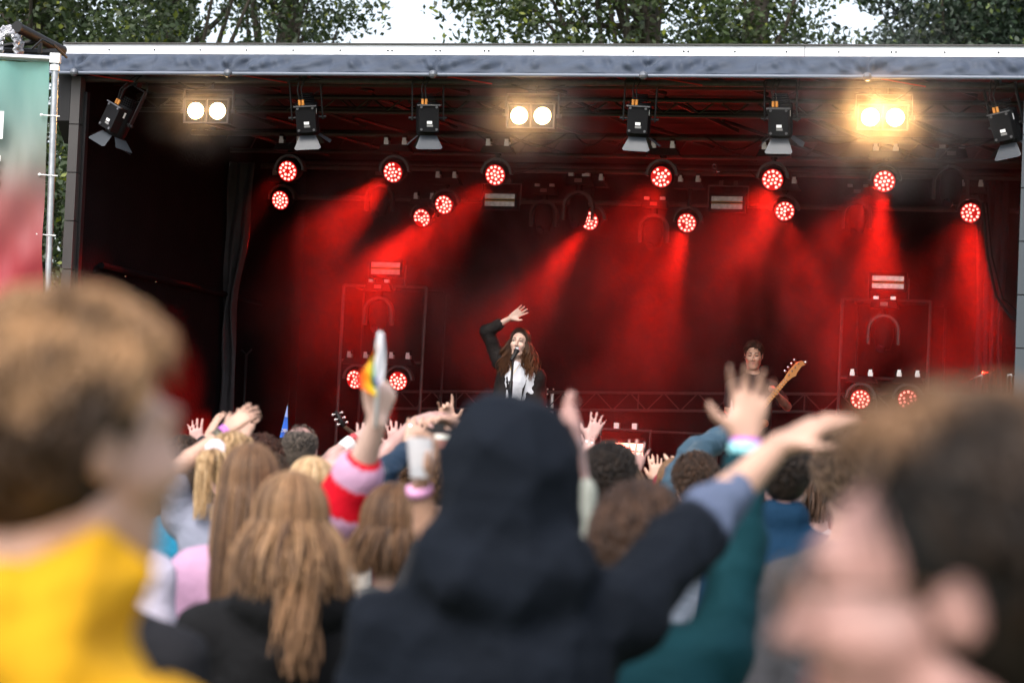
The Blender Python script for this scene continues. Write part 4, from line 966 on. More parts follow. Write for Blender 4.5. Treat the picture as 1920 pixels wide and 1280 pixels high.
ms=empty('microphone_stand', Matrix.Translation(q_(957,736,DS-.35).tolist()), 'black microphone stand with boom clutch in front of the singer', 'microphone stand')
f0=q_(957,736,DS-.35); fz=f0.copy(); fz[2]=FLOOR
def ch2(name,mb,m,par,loc):
    if name in ('tuning_peg','fret','tripod_leg'): return mb.parts(name,m,par,True,loc)
    return mesh_obj(name,np.array(mb.v)-loc,mb.f,m,par,True)
m=MB(); topp=q_(962,676,DS-.30); m.tube([fz,f0,topp],[.012,.012,.009],8); m.tube([f0+np.array([0,0,-.03]),f0+np.array([0,0,.10])],.018,8); ch2('pole',m,BLK,ms,f0)
m=MB(); k0=q_(951,716,DS-.35); k1=q_(951,728,DS-.35); m.tube([k0,k1],.006,6); m.ball(k0,.013,8); m.ball(k1,.013,8); m.tube([q_(957,721,DS-.35),q_(951,721,DS-.35)],.007,6); ch2('clutch',m,BLK,ms,f0)
m=MB()
for a in (0,2.1,4.2): m.tube([fz+np.array([0,0,.06]),fz+np.array([.3*math.cos(a),.3*math.sin(a),.01])],.008,6)
ch2('tripod_leg',m,BLK,ms,f0)
m0=q_(970,655.5,DS-.17); m1=q_(959,675,DS-.30); mc=empty('microphone', Matrix.Translation(m0.tolist()), 'black vocal microphone with a pale grey grille at the singer\'s mouth', 'microphone')
m=MB().ball(m0,.027,12); ch2('grille',m,mat('grille_grey',(.35,.37,.4),.4,.5),mc,m0)
m=MB().tube([m0+(m1-m0)*.12,m0+(m1-m0)*.2,m1],[.026,.021,.014],12); ch2('handle',m,BLK2,mc,m0)

# bass player
DBs=21.6; BR=[(.028,.018,.013),(.04,.025,.018)]
hb_=q_(1413,666,DBs)
al=arm(q_(1476,762,DBs+.05),q_(1457,740,DBs-.18),q_(1448,718,DBs-.28),np.array([-.5,-.6,.3]),1,curl=.9,spread=.1,lift=False)
ar=arm(q_(1366,768,DBs+.02),q_(1392,800,DBs-.22),q_(1405,812,DBs-.28),np.array([.2,.9,0]),1,curl=.6,lift=False)
TSH=fabric('brown_tshirt',(.05,.033,.033))
def bh(T,hs,seed): return merge(capmesh(T,hs,BR[0],.012,seed=seed,hz=.03,extra=lambda S,t:(S.cap(t((-.03,-.09,-.06)),t((.03,-.09,-.10)),.035,.03,.03))), locks(T,hs,700,seed,BR,.014,.04,.006,front=.62,hz=.03))
e,T,J,ft=person('bass player in a brown t-shirt looking down at the neck of the bass', hb_, yaw=172, skin='fair', top=TSH, topname='tshirt', sleeve=(.7,.7), arms=(al,ar), tilt=(-10,0,0), bodyyaw=178, ground=FLOOR, vox=.007, hair=bh, grp='performers on stage', shoulder=.18, fold=.004)
facepaint(e,T,ft,1,closed=True,lip=(.4,.18,.15),brow=(.02,.014,.01))
m=MB().tube([T((.085,-.005,-.02)),T((.078,.015,-.015))],.008,8); child('in_ear_monitor',m,BLK2,e,ft)
m=MB(); m.tube([T((-.06,.02,-.14)),T((-.03,.07,-.22)),T((0,.10,-.27)),T((.03,.07,-.22)),T((.06,.02,-.14))],.0025,6); m.ball(T((0,.105,-.28)),.008,6); child('necklace',m,mat('gold',(.6,.42,.15),.3,1),e,ft)
# bass guitar
g0=q_(1408,788,DBs-.26); g1=q_(1477,707,DBs-.36); g2=q_(1503,683,DBs-.40); bd=empty('bass_guitar', Matrix.Translation(g0.tolist()), 'bass guitar with an orange maple neck and headstock held by the bass player', 'bass guitar')
ax_=unit(g1-g0); nb_=unit(np.array([0,-1,0])-ax_*np.dot(ax_,[0,-1,0])); sb=np.cross(ax_,nb_)
def gp(a,b,c): return g0+ax_*a+sb*b+nb_*c
S=Sdf(.01)
for a,b,r in ((-.18,.06,.10),(-.18,-.06,.10),(-.02,.05,.08),(-.02,-.05,.08),(.06,.11,.035),(.03,-.12,.035)): S.ell(gp(a,b,0),(r,r,.03),np.stack([ax_,sb,nb_],1),.04)
v,f=S.mesh(); mesh_obj('body',v-g0,f,mat('bass_body',(.35,.12,.05),.3),bd,True)
Lg=np.linalg.norm(g1-g0); m=MB(); 
m.add([gp(a,b,c) for a in (0,Lg) for b,c in ((-.026+.006*(a>0),.02),(.026-.006*(a>0),.02),(.026-.006*(a>0),.042),(-.026+.006*(a>0),.042))],[(0,1,2,3),(7,6,5,4),(0,4,5,1),(1,5,6,2),(2,6,7,3),(3,7,4,0)]); nk_=ch2('neck',m,WOOD,bd,g0); nk_.data.polygons.foreach_set('use_smooth',np.zeros(6,bool))
m=MB()
for k in range(12): m.box(gp(Lg*(.35+.055*k),0,.043),(.002,.022,.001),np.stack([ax_,sb,nb_],1))
ch2('fret',m,CHROME,nk_,g0)
hl=np.linalg.norm(g2-g1)+.02; pl=[(-.02,-.022),(-.02,.022),(.03,.03),(.06,.045),(.09,.034),(hl*.85,.028),(hl,.045),(hl+.015,.022),(hl+.005,-.005),(hl*.8,-.03),(.05,-.033)]
m=MB().add([gp(Lg+a,b,c) for c in (.018,.034) for a,b in pl],[tuple(range(11))[::-1],tuple(range(11,22))]+[(i,(i+1)%11,11+(i+1)%11,11+i) for i in range(11)]); hd_=ch2('headstock',m,WOOD,bd,g0); hd_.data.polygons.foreach_set('use_smooth',np.zeros(len(hd_.data.polygons),bool))
m=MB()
for k in range(4): m.tube([gp(Lg+.03+k*hl*.23,-.01,.034),gp(Lg+.03+k*hl*.23,-.01,.055)],.007,8); m.box(gp(Lg+.03+k*hl*.23,-.055,.028),(.012,.014,.004),np.stack([ax_,sb,nb_],1)); 
m.ball(gp(Lg+hl+.02,.03,.03),.02,8); ch2('tuning_peg',m,CHROME,bd,g0)
# small things on the stage
def thing(name,lab,cat,loc): return empty(name,Matrix.Translation(loc.tolist()),lab,cat)
a=L(630,770,1.6); b=L(652,812,1.6); A_=W(*a); B_=W(*b); C_=B_+(B_-A_)*3.2; C_[2]=FLOOR+.55
gt=thing('acoustic_guitar','acoustic guitar on a stand, only its black headstock and pegs showing above the arms','guitar',B_)
m=MB().tube([A_,A_+(B_-A_)*.7],[.022,.03],4); ch2('headstock',m,BLK2,gt,B_); m=MB().tube([A_+(B_-A_)*.7,C_],.02,8); ch2('neck',m,mat('dark_neck',(.05,.03,.02),.4),gt,B_)
m=MB()
for k in range(3):
    p=A_+(B_-A_)*(.12+.22*k)
    for s in (-1,1): m.ball(p+np.array([.04*s,-.01,.012*s]),.013,8); m.tube([p,p+np.array([.04*s,-.01,.012*s])],.005,5)
ch2('tuning_peg',m,SILV,gt,B_)
S=Sdf(.012); S.ell(C_+np.array([.03,0,-.08]),(.15,.05,.15),None,.05); S.ell(C_+np.array([.06,0,-.32]),(.2,.05,.19),None,.05); v,f=S.mesh(); mesh_obj('body',v-B_,f,mat('guitar_top',(.5,.25,.08),.3),gt,True)
m=MB(); gfl=C_+np.array([.05,.06,0]); gfl[2]=FLOOR
for s in (-1,1): m.tube([C_+np.array([.03,.06,-.3]),gfl+np.array([s*.2,.1*s,0])],.012,6)
ch2('stand',m,BLK,gt,B_)
p0=L(1182,907,2.2); p1=L(1256,912,2.2); kb_=W((p0[0]+p1[0])/2-.05,2.2,p0[2]); ky=empty('keyboard', SM@Matrix.Translation(((p0[0]+p1[0])/2-.06,2.2,p0[2]-.01)), 'white keyboard with horizontal ribs on a stand, glimpsed between raised hands', 'keyboard')
hw=(p1[0]-p0[0])/2+.14
MB().box((0,0,0),(hw,.14,.045)).build('case',mat('keyboard_white',(.75,.75,.75),.4),ky)
r_=MB()
for z in (-.022,0,.022): r_.box((0,-.143,z),(hw-.005,.003,.0025))
r_.box((-.04,-.143,0),(.009,.006,.046)); r_.box((-.04,-.146,.0),(.016,.003,.012)); r_.build('ribs',mat('rib_dark',(.04,.04,.04),.5),ky)
m=MB()
for s in (-1,1): m.tube([(s*hw*.8,0,-.04),(-s*hw*.8,0,FLOOR-p0[2]+.03)],.015,8); 
m.build('stand_leg',BLK,ky)
cy0=W(*L(1850,702,3.2)); cs_=thing('cymbal_stand','thin chrome cymbal boom slanting beside the right drape','cymbal stand',cy0)
m=MB(); m.tube([W(*L(1818,712,3.2)),W(*L(1862,694,3.2))],.007,6); jn=W(*L(1842,701,3.2)); fl=jn.copy(); fl[2]=FLOOR; m.tube([jn,fl],.009,6); m.ball(jn,.015,8); ch2('boom',m,CHROME,cs_,cy0)
cr0=W(*L(1898,745,2.4)); cs_=thing('music_stand','chrome framed stand at the right edge of the stage','stand',cr0)
m=MB()
for x in (1889,1897,1905): a=W(*L(x,702,2.4)); b=a.copy(); b[2]=FLOOR; m.tube([a,b],.009,6)
m.tube([W(*L(1888,702,2.4)),W(*L(1906,703,2.4))],.012,6); ch2('frame',m,CHROME,cs_,cr0)
l0=W(*L(462,660,3.9)); cs_=thing('light_stand','thin dark stand with a bent clamp on top, left of the grey drape shadow','stand',l0)
m=MB(); m.tube([W(*L(452,655,3.9)),W(*L(462,665,3.9)),W(*L(472,655,3.9))],.01,6); a=W(*L(462,665,3.9)); b=a.copy(); b[2]=FLOOR; m.tube([a,b],.014,6); ch2('pole',m,BLK2,cs_,l0)

# ================================================================== THE CROWD
LB=[(.30,.20,.12),(.22,.14,.085),(.38,.27,.17),(.15,.095,.06)]; BRN=[(.11,.065,.038),(.16,.097,.056),(.06,.036,.023),(.21,.135,.08)]
BLD=[(.52,.40,.25),(.42,.31,.18),(.62,.50,.34),(.30,.21,.12)]; BLKH=[(.018,.014,.013),(.03,.022,.018),(.012,.01,.01)]; DKB=[(.045,.028,.02),(.07,.042,.028),(.03,.02,.015)]
# 1 front left: yellow jacket, curly hair
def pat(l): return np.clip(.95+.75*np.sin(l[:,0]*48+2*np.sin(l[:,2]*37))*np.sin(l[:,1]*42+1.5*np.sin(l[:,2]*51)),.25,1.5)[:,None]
def curly(light,dark,zs,extra,n=3000,ln=.05,vol=.022,hz=.0):  # lit top of the hair is put into the colour, dark below zs
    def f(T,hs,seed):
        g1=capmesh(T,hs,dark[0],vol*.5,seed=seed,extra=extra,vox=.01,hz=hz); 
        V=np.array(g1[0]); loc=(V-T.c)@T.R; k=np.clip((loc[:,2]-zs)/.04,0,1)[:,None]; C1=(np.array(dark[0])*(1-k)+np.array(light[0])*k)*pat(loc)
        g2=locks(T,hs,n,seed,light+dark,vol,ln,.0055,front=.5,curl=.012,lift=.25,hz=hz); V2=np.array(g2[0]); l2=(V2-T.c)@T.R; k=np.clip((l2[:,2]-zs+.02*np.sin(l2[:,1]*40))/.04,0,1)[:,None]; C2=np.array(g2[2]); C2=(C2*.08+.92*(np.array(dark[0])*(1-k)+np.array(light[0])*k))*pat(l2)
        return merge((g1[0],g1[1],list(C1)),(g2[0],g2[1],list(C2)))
    return f
YEL_J=mat('yellow_jacket',(.50,.26,.006),.85,var=.12,scale=6,bump=.3,bscale=20,spec=.2)
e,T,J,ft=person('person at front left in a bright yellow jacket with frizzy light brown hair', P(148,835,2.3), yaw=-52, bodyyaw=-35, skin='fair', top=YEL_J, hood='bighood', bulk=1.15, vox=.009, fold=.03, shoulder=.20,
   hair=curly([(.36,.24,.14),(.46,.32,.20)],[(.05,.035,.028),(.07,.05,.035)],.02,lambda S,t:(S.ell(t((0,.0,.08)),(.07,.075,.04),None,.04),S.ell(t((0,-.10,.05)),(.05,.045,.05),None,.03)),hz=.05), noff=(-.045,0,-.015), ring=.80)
facepaint(e,T,ft,1)
# 2 front right: profile facing left, glasses
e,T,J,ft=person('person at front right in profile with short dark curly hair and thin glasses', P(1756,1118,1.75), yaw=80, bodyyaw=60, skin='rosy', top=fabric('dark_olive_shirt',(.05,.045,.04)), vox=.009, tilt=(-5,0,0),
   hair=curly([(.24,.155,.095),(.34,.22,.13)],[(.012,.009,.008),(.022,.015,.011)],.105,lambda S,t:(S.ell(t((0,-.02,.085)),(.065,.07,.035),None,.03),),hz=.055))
facepaint(e,T,ft,1)
m=MB()
for s in (-1,1):
    m.tube([T((s*.034+.024*math.cos(a),.108,.008+.017*math.sin(a))) for a in np.linspace(0,6.28,17)],.0024,6); m.tube([T((s*.058,.104,.012)),T((s*.080,.0,.010))],.0026,5)
m.tube([T((-.012,.111,.012)),T((.012,.111,.012))],.0012,5); gl=child('glasses',m,mat('dark_brown_frame',(.06,.035,.02),.3),e,ft)
LENS=mat('spectacle_lens',(.8,.85,.8),.03); LENS.node_tree.nodes['Principled BSDF'].inputs['Alpha'].default_value=.18; LENS.node_tree.nodes['Principled BSDF'].inputs['Specular IOR Level'].default_value=1
for s in (-1,1):
    m=MB(); pts=[T((s*.034+.024*math.cos(a),.108,.008+.017*math.sin(a))) for a in np.linspace(0,6.28,17)[:-1]]; m.add([p_ for p_ in pts]+[p_+T.R@np.array([0,.0015,0]) for p_ in pts],[tuple(range(16))[::-1],tuple(range(16,32))]+[(i,(i+1)%16,16+(i+1)%16,16+i) for i in range(16)]); child('lens',m,LENS,gl,ft,False)
# 3 hooded figure in the middle
NAVYH=mat('navy_black_hoodie',(1,1,1),.9,attr=True,var=.12,scale=9,bump=.3,bscale=60,spec=.12)
def hooded_tint(v,J):
    sh,el,wr,a=J[1]; t=((v-el)@(wr-el))/((wr-el)@(wr-el)); near=np.linalg.norm(v-(el+(wr-el)*np.clip(t,0,1)[:,None]),axis=1)<.09
    k=(np.clip((t-.02)/.04,0,1)*near)[:,None]; return np.array([.0045,.0065,.011])*(1-k)+np.array([.08,.10,.16])*k
d=4.4
person('person in a dark navy hoodie with the hood up, arm stretched toward the stage', P(958,893,d), yaw=-4, skin='fair', top=NAVYH, topname='hoodie', hood='up', bulk=1.2, vox=.011, tint=hooded_tint, fold=.022,shoulder=.21,
   arms=(None,arm(P(1312,985,d+.17),P(1462,832,d+.28),P(1590,768,d+.32),np.array([.2,.3,-1]),-1,curl=.18,spread=.12)), sleeve=(2,1.38))
# 4 teal sleeve
d=4.9; e,T,J,ft=person('brown haired person in a teal jacket reaching up, right of the hooded figure', P(1197,1032,d), yaw=0, skin='fair', top=fabric('teal_jacket',(.004,.032,.042)), bulk=1.15, hair=hair_short([(.06,.038,.03),(.09,.055,.04),(.035,.022,.018)],.02,2600,.05,.0045), fold=.01, shoulder=.18,
   arms=(None,arm(P(1388,1015,d+.05),P(1398,832,d+.08),P(1412,700,d+.1),TOCAM,-1,curl=.35,spread=.28,thumb=1.1)), sleeve=(2,1.78))
band('wristband',e,ft,J,1,1.0,.033,mat('purple_band',(.45,.1,.6),.5),.009); band('wristband',e,ft,J,1,.93,.036,mat('cyan_band',(.25,.6,.65),.5),.014)
# 5 beige jacket, clapping
d=5.4; e,T,J,ft=person('person in a beige jacket clapping overhead, mostly hidden behind the dark hood', P(962,935,d), skin='pink', top=fabric('beige_jacket',(.30,.31,.27)), bulk=1.1, hair=hair_short(BRN),
   arms=(arm(P(1035,985,d+.1),P(1052,868,d+.1),P(1062,775,d+.05),np.array([1,.2,0]),1,curl=.15),arm(P(1068,1065,d-.02),P(1087,905,d),P(1082,785,d),np.array([-1,.2,0]),-1,curl=.15,sh=P(1075,1120,d))), sleeve=(1.2,1.88))
band('wristband',e,ft,J,1,.96,.034,mat('purple_band',(.45,.1,.6),.5),.008)
# 6 girl with light brown hair, black hoodie
e,T,J,ft=person('person with long light brown hair over a black hoodie, left of the hooded figure', P(543,987,6.0), yaw=12, top=fabric('black_hoodie',(.007,.007,.008)), hood='down', bulk=1.22, shoulder=.215, hair=lambda T,hs,seed: merge(hair_long([(.28,.18,.10),(.17,.105,.06),(.38,.26,.16),(.09,.055,.035)],.19,850,.014,.02,.07,.0045,.9,freq=18,back=.06)(T,hs,seed), strands(T,hs,90,.36,0,5,[(.30,.19,.11),(.17,.105,.06)],2.75,.022,.022,.0045,0,.03,16,.15,bang=False)), fold=.01)
# 7 pink and red sweater with flag
PINKS=mat('pink_red_sweater',(1,1,1),.9,attr=True,bump=.3,bscale=60,spec=.12)
def stripes(v,J):
    out=np.tile(np.array([.46,.27,.40]),(len(v),1))
    for sh,el,wr,a in J[1:]:
        L1=np.linalg.norm(el-sh); t1=np.clip(((v-sh)@(el-sh))/L1**2,0,1); t2=np.clip(((v-el)@(wr-el))/((wr-el)@(wr-el)),0,1)
        d1=np.linalg.norm(v-sh-(el-sh)*t1[:,None],axis=1); d2=np.linalg.norm(v-el-(wr-el)*t2[:,None],axis=1); s_=np.where(d1<d2,t1*L1,L1+t2*np.linalg.norm(wr-el)); near=np.minimum(d1,d2)<.13
        red=near&(np.sin(s_*40+1.2)>-.25); out[red]=(.5,.004,.015)
    return out
d=7.1; e,T,J,ft=person('person with long brown hair in a pink and red striped sweater raising a flag', P(468,914,d), yaw=8, skin='pale', top=PINKS, topname='sweater', bulk=1.12, armfat=1.25, hair=hair_long(BRN+[(.26,.17,.1)],.42,850,.006,.014,.03,.0045,.9,freq=8,back=.11), tint=stripes, shoulder=.15,
   slf=1.35, arms=(None,arm(P(648,955,d-.15),P(706,792,d-.3),P(722,740,d-.3),np.array([-.7,.7,0]),1,curls=(1.35,1.4,1.4,1.45),thumb=.5)), sleeve=(2,1.42))
pf=P(706,760,d-.36); fl=thing('pride_flag','small rainbow flag with a white side held up in a fist','flag',pf)
m=MB().tube([P(704,800,d-.33),P(712,622,d-.36)],.006,8); ch2('stick',m,LBL,fl,pf)
cols6=[(.7,.01,.02),(.85,.22,.01),(.85,.6,.02),(.02,.3,.1),(.02,.08,.5),(.2,.02,.35)]
vs=[];fs=[];cc_=[]; nU,nV=12,24
for i in range(nU+1):
    for j in range(nV+1):
        u_=i/nU; w2=j/nV; base_=P(711-2*w2,628+92*w2,d-.36); wd=(.006+.058*math.sin(min(1,w2**1.6*1.1)*math.pi))
        vs.append(base_+RT*(-wd*u_)+FW*(.02*math.sin(u_*7+w2*4))+UP*(-.04*u_)); cc_.append(cols6[int(max(0,min(5,(1-u_)*4.0+max(0,w2-.7)*9)))] if u_>.08 else (.8,.78,.75))
for i in range(nU):
    for j in range(nV): fs.append((i*(nV+1)+j,(i+1)*(nV+1)+j,(i+1)*(nV+1)+j+1,i*(nV+1)+j+1))
o=mesh_obj('cloth',np.array(vs)-pf,fs,mat('flag_cloth',(1,1,1),.7,attr=True,trans=.3),fl,True,cols=np.array(cc_,np.float32))
vs=[];fs=[]
for i in range(7):
    for j in range(nV+1):
        u_=i/6; w2=j/nV; base_=P(711-2*w2,622+98*w2,d-.36); vs.append(base_+RT*(.004+(.008+.007*math.sin(w2*3))*(u_*2-1))+FW*(-.012+.01*math.sin(u_*6+w2*5)))
for i in range(6):
    for j in range(nV): fs.append((i*(nV+1)+j,(i+1)*(nV+1)+j,(i+1)*(nV+1)+j+1,i*(nV+1)+j+1))
mesh_obj('white_side',np.array(vs)-pf,fs,mat('white_cloth',(.75,.75,.8),.7,trans=.3),fl,True)
# 8 blonde ponytail, grey shirt, arm up
def pony(T,hs,seed):
    g=capmesh(T,hs,BLD[1],.010,seed=seed); l=locks(T,hs,700,seed,BLD,.012,.05,.006); r=np.random.default_rng(seed); V=[];F_=[];C=[]; A0=T(np.array([-.03,-.115,.055])*hs)
    for i in range(90):
        d_=T.R@unit(np.array([-.35+r.normal()*.3,-.5+r.normal()*.2,.0])); b=len(V); col=np.array(BLD[r.integers(0,4)])*r.uniform(.8,1.2); Ln=r.uniform(.2,.27)
        for j in range(9):
            s=j/8; p=A0+d_*(.07*math.sin(min(1,s*1.6)*1.57))+np.array([0,0,-Ln*s*s*1.0+.02*math.sin(s*3)])+r.normal(size=3)*.002; w0=.006*(1-.7*s)
            for a_,c_ in ((1,0),(0,.6),(-1,0),(0,-.6)): V.append(p+RT*a_*w0+FW*c_*w0); C.append(col)
        for j in range(8):
            for k in range(4): F_.append((b+j*4+k,b+j*4+(k+1)%4,b+(j+1)*4+(k+1)%4,b+(j+1)*4+k))
    return merge(g,l,(V,F_,C))
d=9.3; e,T,J,ft=person('blonde person with a ponytail and pale scrunchie, grey t-shirt, wristbands on the raised arm', P(437,872,d), yaw=-14, skin='fair', top=fabric('grey_tshirt',(.20,.21,.27)), bulk=1.1, hair=pony, shoulder=.19,
   arms=(arm(P(322,888,d-.05),P(425,808,d+.05),P(474,766,d+.1),np.array([.3,.8,-.5]),1,curl=.25,spread=.15),arm(P(445,880,d+.3),P(448,832,d+.35),P(462,790,d+.4),AWAY,1,curl=.2,spread=.25)), sleeve=(.75,.75))
band('wristband',e,ft,J,0,.97,.031,mat('violet_band',(.5,.15,.55),.5),.012); band('wristband',e,ft,J,0,.86,.034,mat('dark_gold_band',(.06,.05,.03),.4),.016)
S=Sdf(.008); c0=T(np.array([-.03,-.115,.055]))
for a in np.linspace(0,6.28,10): S.ell(c0+T.R@np.array([.025*math.cos(a),-.005*math.sin(a*3),.025*math.sin(a)]),(.019,.017,.019),None,.006)
v,f=S.mesh(); mesh_obj('scrunchie',v-ft,f,fabric('scrunchie_pale',(.68,.6,.68)),e,True)
# 9.. the rest, row by row
d=11.6; person('dark haired person in black, one hand raised beside the blonde ponytail', P(345,868,d), yaw=-20, skin='fair', top=fabric('black_top',(.02,.02,.022)), hair=hair_short(DKB), arms=(None,arm(P(350,860,d),P(387,825,d+.05),P(412,776,d+.1),np.array([.8,.5,0]),1,curl=.15,spread=.1)), sleeve=(2,1.85))
person('person in a bright blue top between the yellow jacket and the grey t-shirt', P(352,893,10.4), yaw=-10, top=fabric('bright_blue_top',(.015,.16,.27)), hair=hair_short(DKB), skin='fair', shoulder=.2)
person('person with reddish dark hair behind the long brown hair', P(490,872,11), hair=hair_short([(.09,.04,.03),(.05,.025,.02)],.024), top=fabric('olive_top',(.06,.06,.04)))
person('person with a white top behind the yellow jacket\'s face', P(168,885,6.6), yaw=-10, hair=hair_short(DKB), top=fabric('white_lilac_top',(.5,.46,.56)), shoulder=.2, bulk=1.15)
person('person in a black jacket directly behind the yellow jacket', P(178,965,4.7), yaw=-5, hair=hair_short(DKB), top=fabric('black_jacket',(.014,.014,.017)), shoulder=.19)
def bald(T,hs,seed):
    g=locks(T,hs,1500,seed,[(.07,.065,.062),(.12,.11,.105),(.04,.037,.036)],.005,.022,.0045,front=.4); V=np.array(g[0]).reshape(-1,16,3); cen=(V.mean(1)-T.c)@T.R; F_=[];keep=[]
    m_=(cen[:,2]<.075)|(np.random.default_rng(1).random(len(cen))<.12); V=V[m_]; C=np.array(g[2]).reshape(-1,16,3)[m_]; f=[]
    for i in range(len(V)):
        for j in range(3):
            for k in range(4): f.append((i*16+j*4+k,i*16+j*4+(k+1)%4,i*16+(j+1)*4+(k+1)%4,i*16+(j+1)*4+k))
    g2=capmesh(T,hs,(.09,.083,.08),.0,seed=seed,extra=lambda S,t:S.cut(t((0,-.02,.13)),(.075,.085,.055),None,.01))
    return merge(g2,(V.reshape(-1,3),f,C.reshape(-1,3)))
PLAID=bpy.data.materials.new('plaid_shirt'); PLAID.use_nodes=True; nt=PLAID.node_tree; n=nt.nodes; tc=n.new('ShaderNodeTexCoord'); c1=n.new('ShaderNodeTexChecker'); c1.inputs['Scale'].default_value=38; c1.inputs[1].default_value=(.5,.52,.58,1); c1.inputs[2].default_value=(.02,.03,.06,1); nt.links.new(tc.outputs['Object'],c1.inputs[0]); nt.links.new(c1.outputs[0],n['Principled BSDF'].inputs[0]); n['Principled BSDF'].inputs['Roughness'].default_value=.9
d=11.6; e,T,J,ft=person('balding grey haired person in a checked shirt, arm with bands stretched to the right', P(564,844,d), yaw=-10, skin='pink', top=PLAID, topname='shirt', hair=bald, collar=True, arms=(None,arm(P(606,872,d+.05),P(668,820,d+.15),P(706,792,d+.2),np.array([.2,.3,-1]),-1,curl=.2)), sleeve=(2,.6))
band('sleeve_band',e,ft,J,1,.72,.036,LBL,.03); band('bracelet',e,ft,J,1,.94,.031,mat('red_black_band',(.35,.02,.03),.5),.012)  # the wide white band stands in for a white sleeve
d=10.6; e,T,J,ft=person('person behind the long brown hair pointing right with a green wristband', P(505,905,d), top=fabric('black_top',(.02,.02,.022)), hair=hair_short(DKB), arms=(None,arm(P(575,915,d),P(610,873,d+.05),P(665,842,d+.1),np.array([.3,.6,-.8]),-1,curl=.1,spread=.08)), sleeve=(2,1.75), skin='pink')
band('wristband',e,ft,J,1,.93,.032,mat('green_band',(.15,.6,.2),.5),.012)
person('person with pale blonde hair in front of the balding one', P(583,925,8.6), yaw=5, hair=hair_long(BLD[:3],.2,600,.008,.014,.02,.0045,.9), top=fabric('cream_top',(.5,.45,.4)))
d=10.4; e,T,J,ft=person('person behind the striped sweater stretching a long bare arm to the right', P(650,925,d), skin='pink', hair=hair_short(BRN), top=fabric('plum_top',(.08,.02,.04)), arms=(None,arm(P(706,866,d),P(778,790,d+.12),P(838,773,d+.18),np.array([.1,.5,-1]),-1,curl=.12,spread=.15)), sleeve=(2,.5))
d=9.6; e,T,J,ft=person('person in a shiny navy jacket, ringed hand raised left of the plastic cup', P(818,905,d), skin='fair', hair=hair_short(BRN), top=mat('navy_shiny_jacket',(.006,.018,.038),.5,spec=.3,var=.2,scale=8,bump=.4,bscale=20), bulk=1.15, fold=.014, arms=(arm(P(718,890,d+.0),P(766,842,d+.15),P(786,778,d+.2),AWAY,-1,curl=.3,spread=.2,sh=P(742,968,d)),None), sleeve=(1.9,2))
m=MB().ball(J[0][2]+unit(np.array(J[0][3]['tip'])-J[0][2])*.1+RT*-.02+UP*.0,.014,8); child('ring',m,CHROME,e,ft)
d=12.2; person('person behind the camera hand pointing one finger up with a red nail', P(885,880,d), hair=hair_short(BRN), top=fabric('black_top',(.02,.02,.022)), arms=(arm(P(848,850,d),P(842,800,d+.05),P(834,750,d+.05),TOCAM,1,curls=(.05,1.2,1.4,.5)),None), sleeve=(1.5,2))
d=8.0; e,T,J,ft=person('person behind the hood holding up a black camera, red band and silver bracelet', P(930,905,d), hair=hair_short(BRN), top=fabric('dark_red_top',(.12,.02,.025)), skin='fair',
   arms=(arm(P(905,880,d+.1),P(866,800,d+.1),P(806,776,d+.0),np.array([-.1,-.1,-1]),1,curl=.35,spread=.1,hs=1.05),None), sleeve=(.6,2))
band('wristband',e,ft,J,0,.93,.034,mat('red_band',(.7,.03,.03),.4),.012); band('bracelet',e,ft,J,0,.80,.036,SILV,.012)
cp=P(822,826,d-.03); ca=empty('camera_body_held', Matrix.Translation(cp.tolist()) , 'black camera with a lit rear screen held above the crowd','camera'); ca.name='camera_device'
m=MB().box((0,0,0),(.045,.03,.04)); m.box((0,.0,.045),(.02,.025,.012)); m.box((-.035,-.0,-.0),(.02,.038,.035)); bo=m.build('body',BLK2,ca)
MB().box((.012,-.0315,.0),(.026,.001,.024)).build('screen',mat('camera_screen',(.1,.02,.02),.2,emis=(.5,.25,.2),estr=.5,var=.8,scale=60),ca)
MB().box((.012,-.033,.014),(.024,.001,.008)).build('screen_top',mat('camera_screen_bright',(.3,.3,.28),.2,emis=(.8,.8,.7),estr=.5),ca)
MB().tube([(0,.03,0),(0,.09,0)],.03,16).build('lens',BLK2,ca,True)
d=6.2; e,T,J,ft=person('person behind the dark hood holding up a plastic cup, pink wristband', P(900,942,d), skin='tan', hair=hair_short(BRN), top=fabric('black_top',(.02,.02,.022)),
   arms=(arm(P(812,1030,d),P(786,915,d-.05),P(812,845,d-.05),np.array([-.6,-.2,.2]),1,curls=(.75,.8,.85,.9),thumb=.4,hs=1.05,lift=False),None), sleeve=(.9,2))
band('wristband',e,ft,J,0,.97,.034,mat('pink_band',(.75,.35,.6),.5),.012)
cup0=P(789,872,d-.08); cu=thing('plastic_cup','half empty clear plastic cup held up in a hand','cup',cup0)
m=MB().tube([cup0+UP*-.03,cup0+UP*.07],[.027,.036],20,False); ch2('wall',m,mat('cup_plastic',(.8,.8,.82),.15,trans=.5),cu,cup0); m=MB().tube([cup0+UP*-.028,cup0+UP*.0],[.024,.028],16); ch2('drink',m,mat('drink_dark',(.12,.13,.2),.1),cu,cup0)
person('person with shoulder length brown hair and grey coat, left beside the dark hood', P(738,998,6.8), yaw=15, hair=hair_long(BRN,.14,750,.010,.024,.05,.0045,.9), top=fabric('grey_wool_coat',(.16,.16,.16)), shoulder=.22, bulk=1.15)
d=13.4; e,T,J,ft=person('far person waving one open hand with a white bracelet right of the hood', P(1045,885,d), skin='pink', hair=hair_short(BRN), top=fabric('black_top',(.02,.02,.022)), arms=(None,arm(P(1086,890,d),P(1106,826,d+.05),P(1132,758,d+.1),AWAY,1,curl=.12,spread=.22)), sleeve=(2,.8))
band('bracelet',e,ft,J,1,.93,.030,LBL,.007)
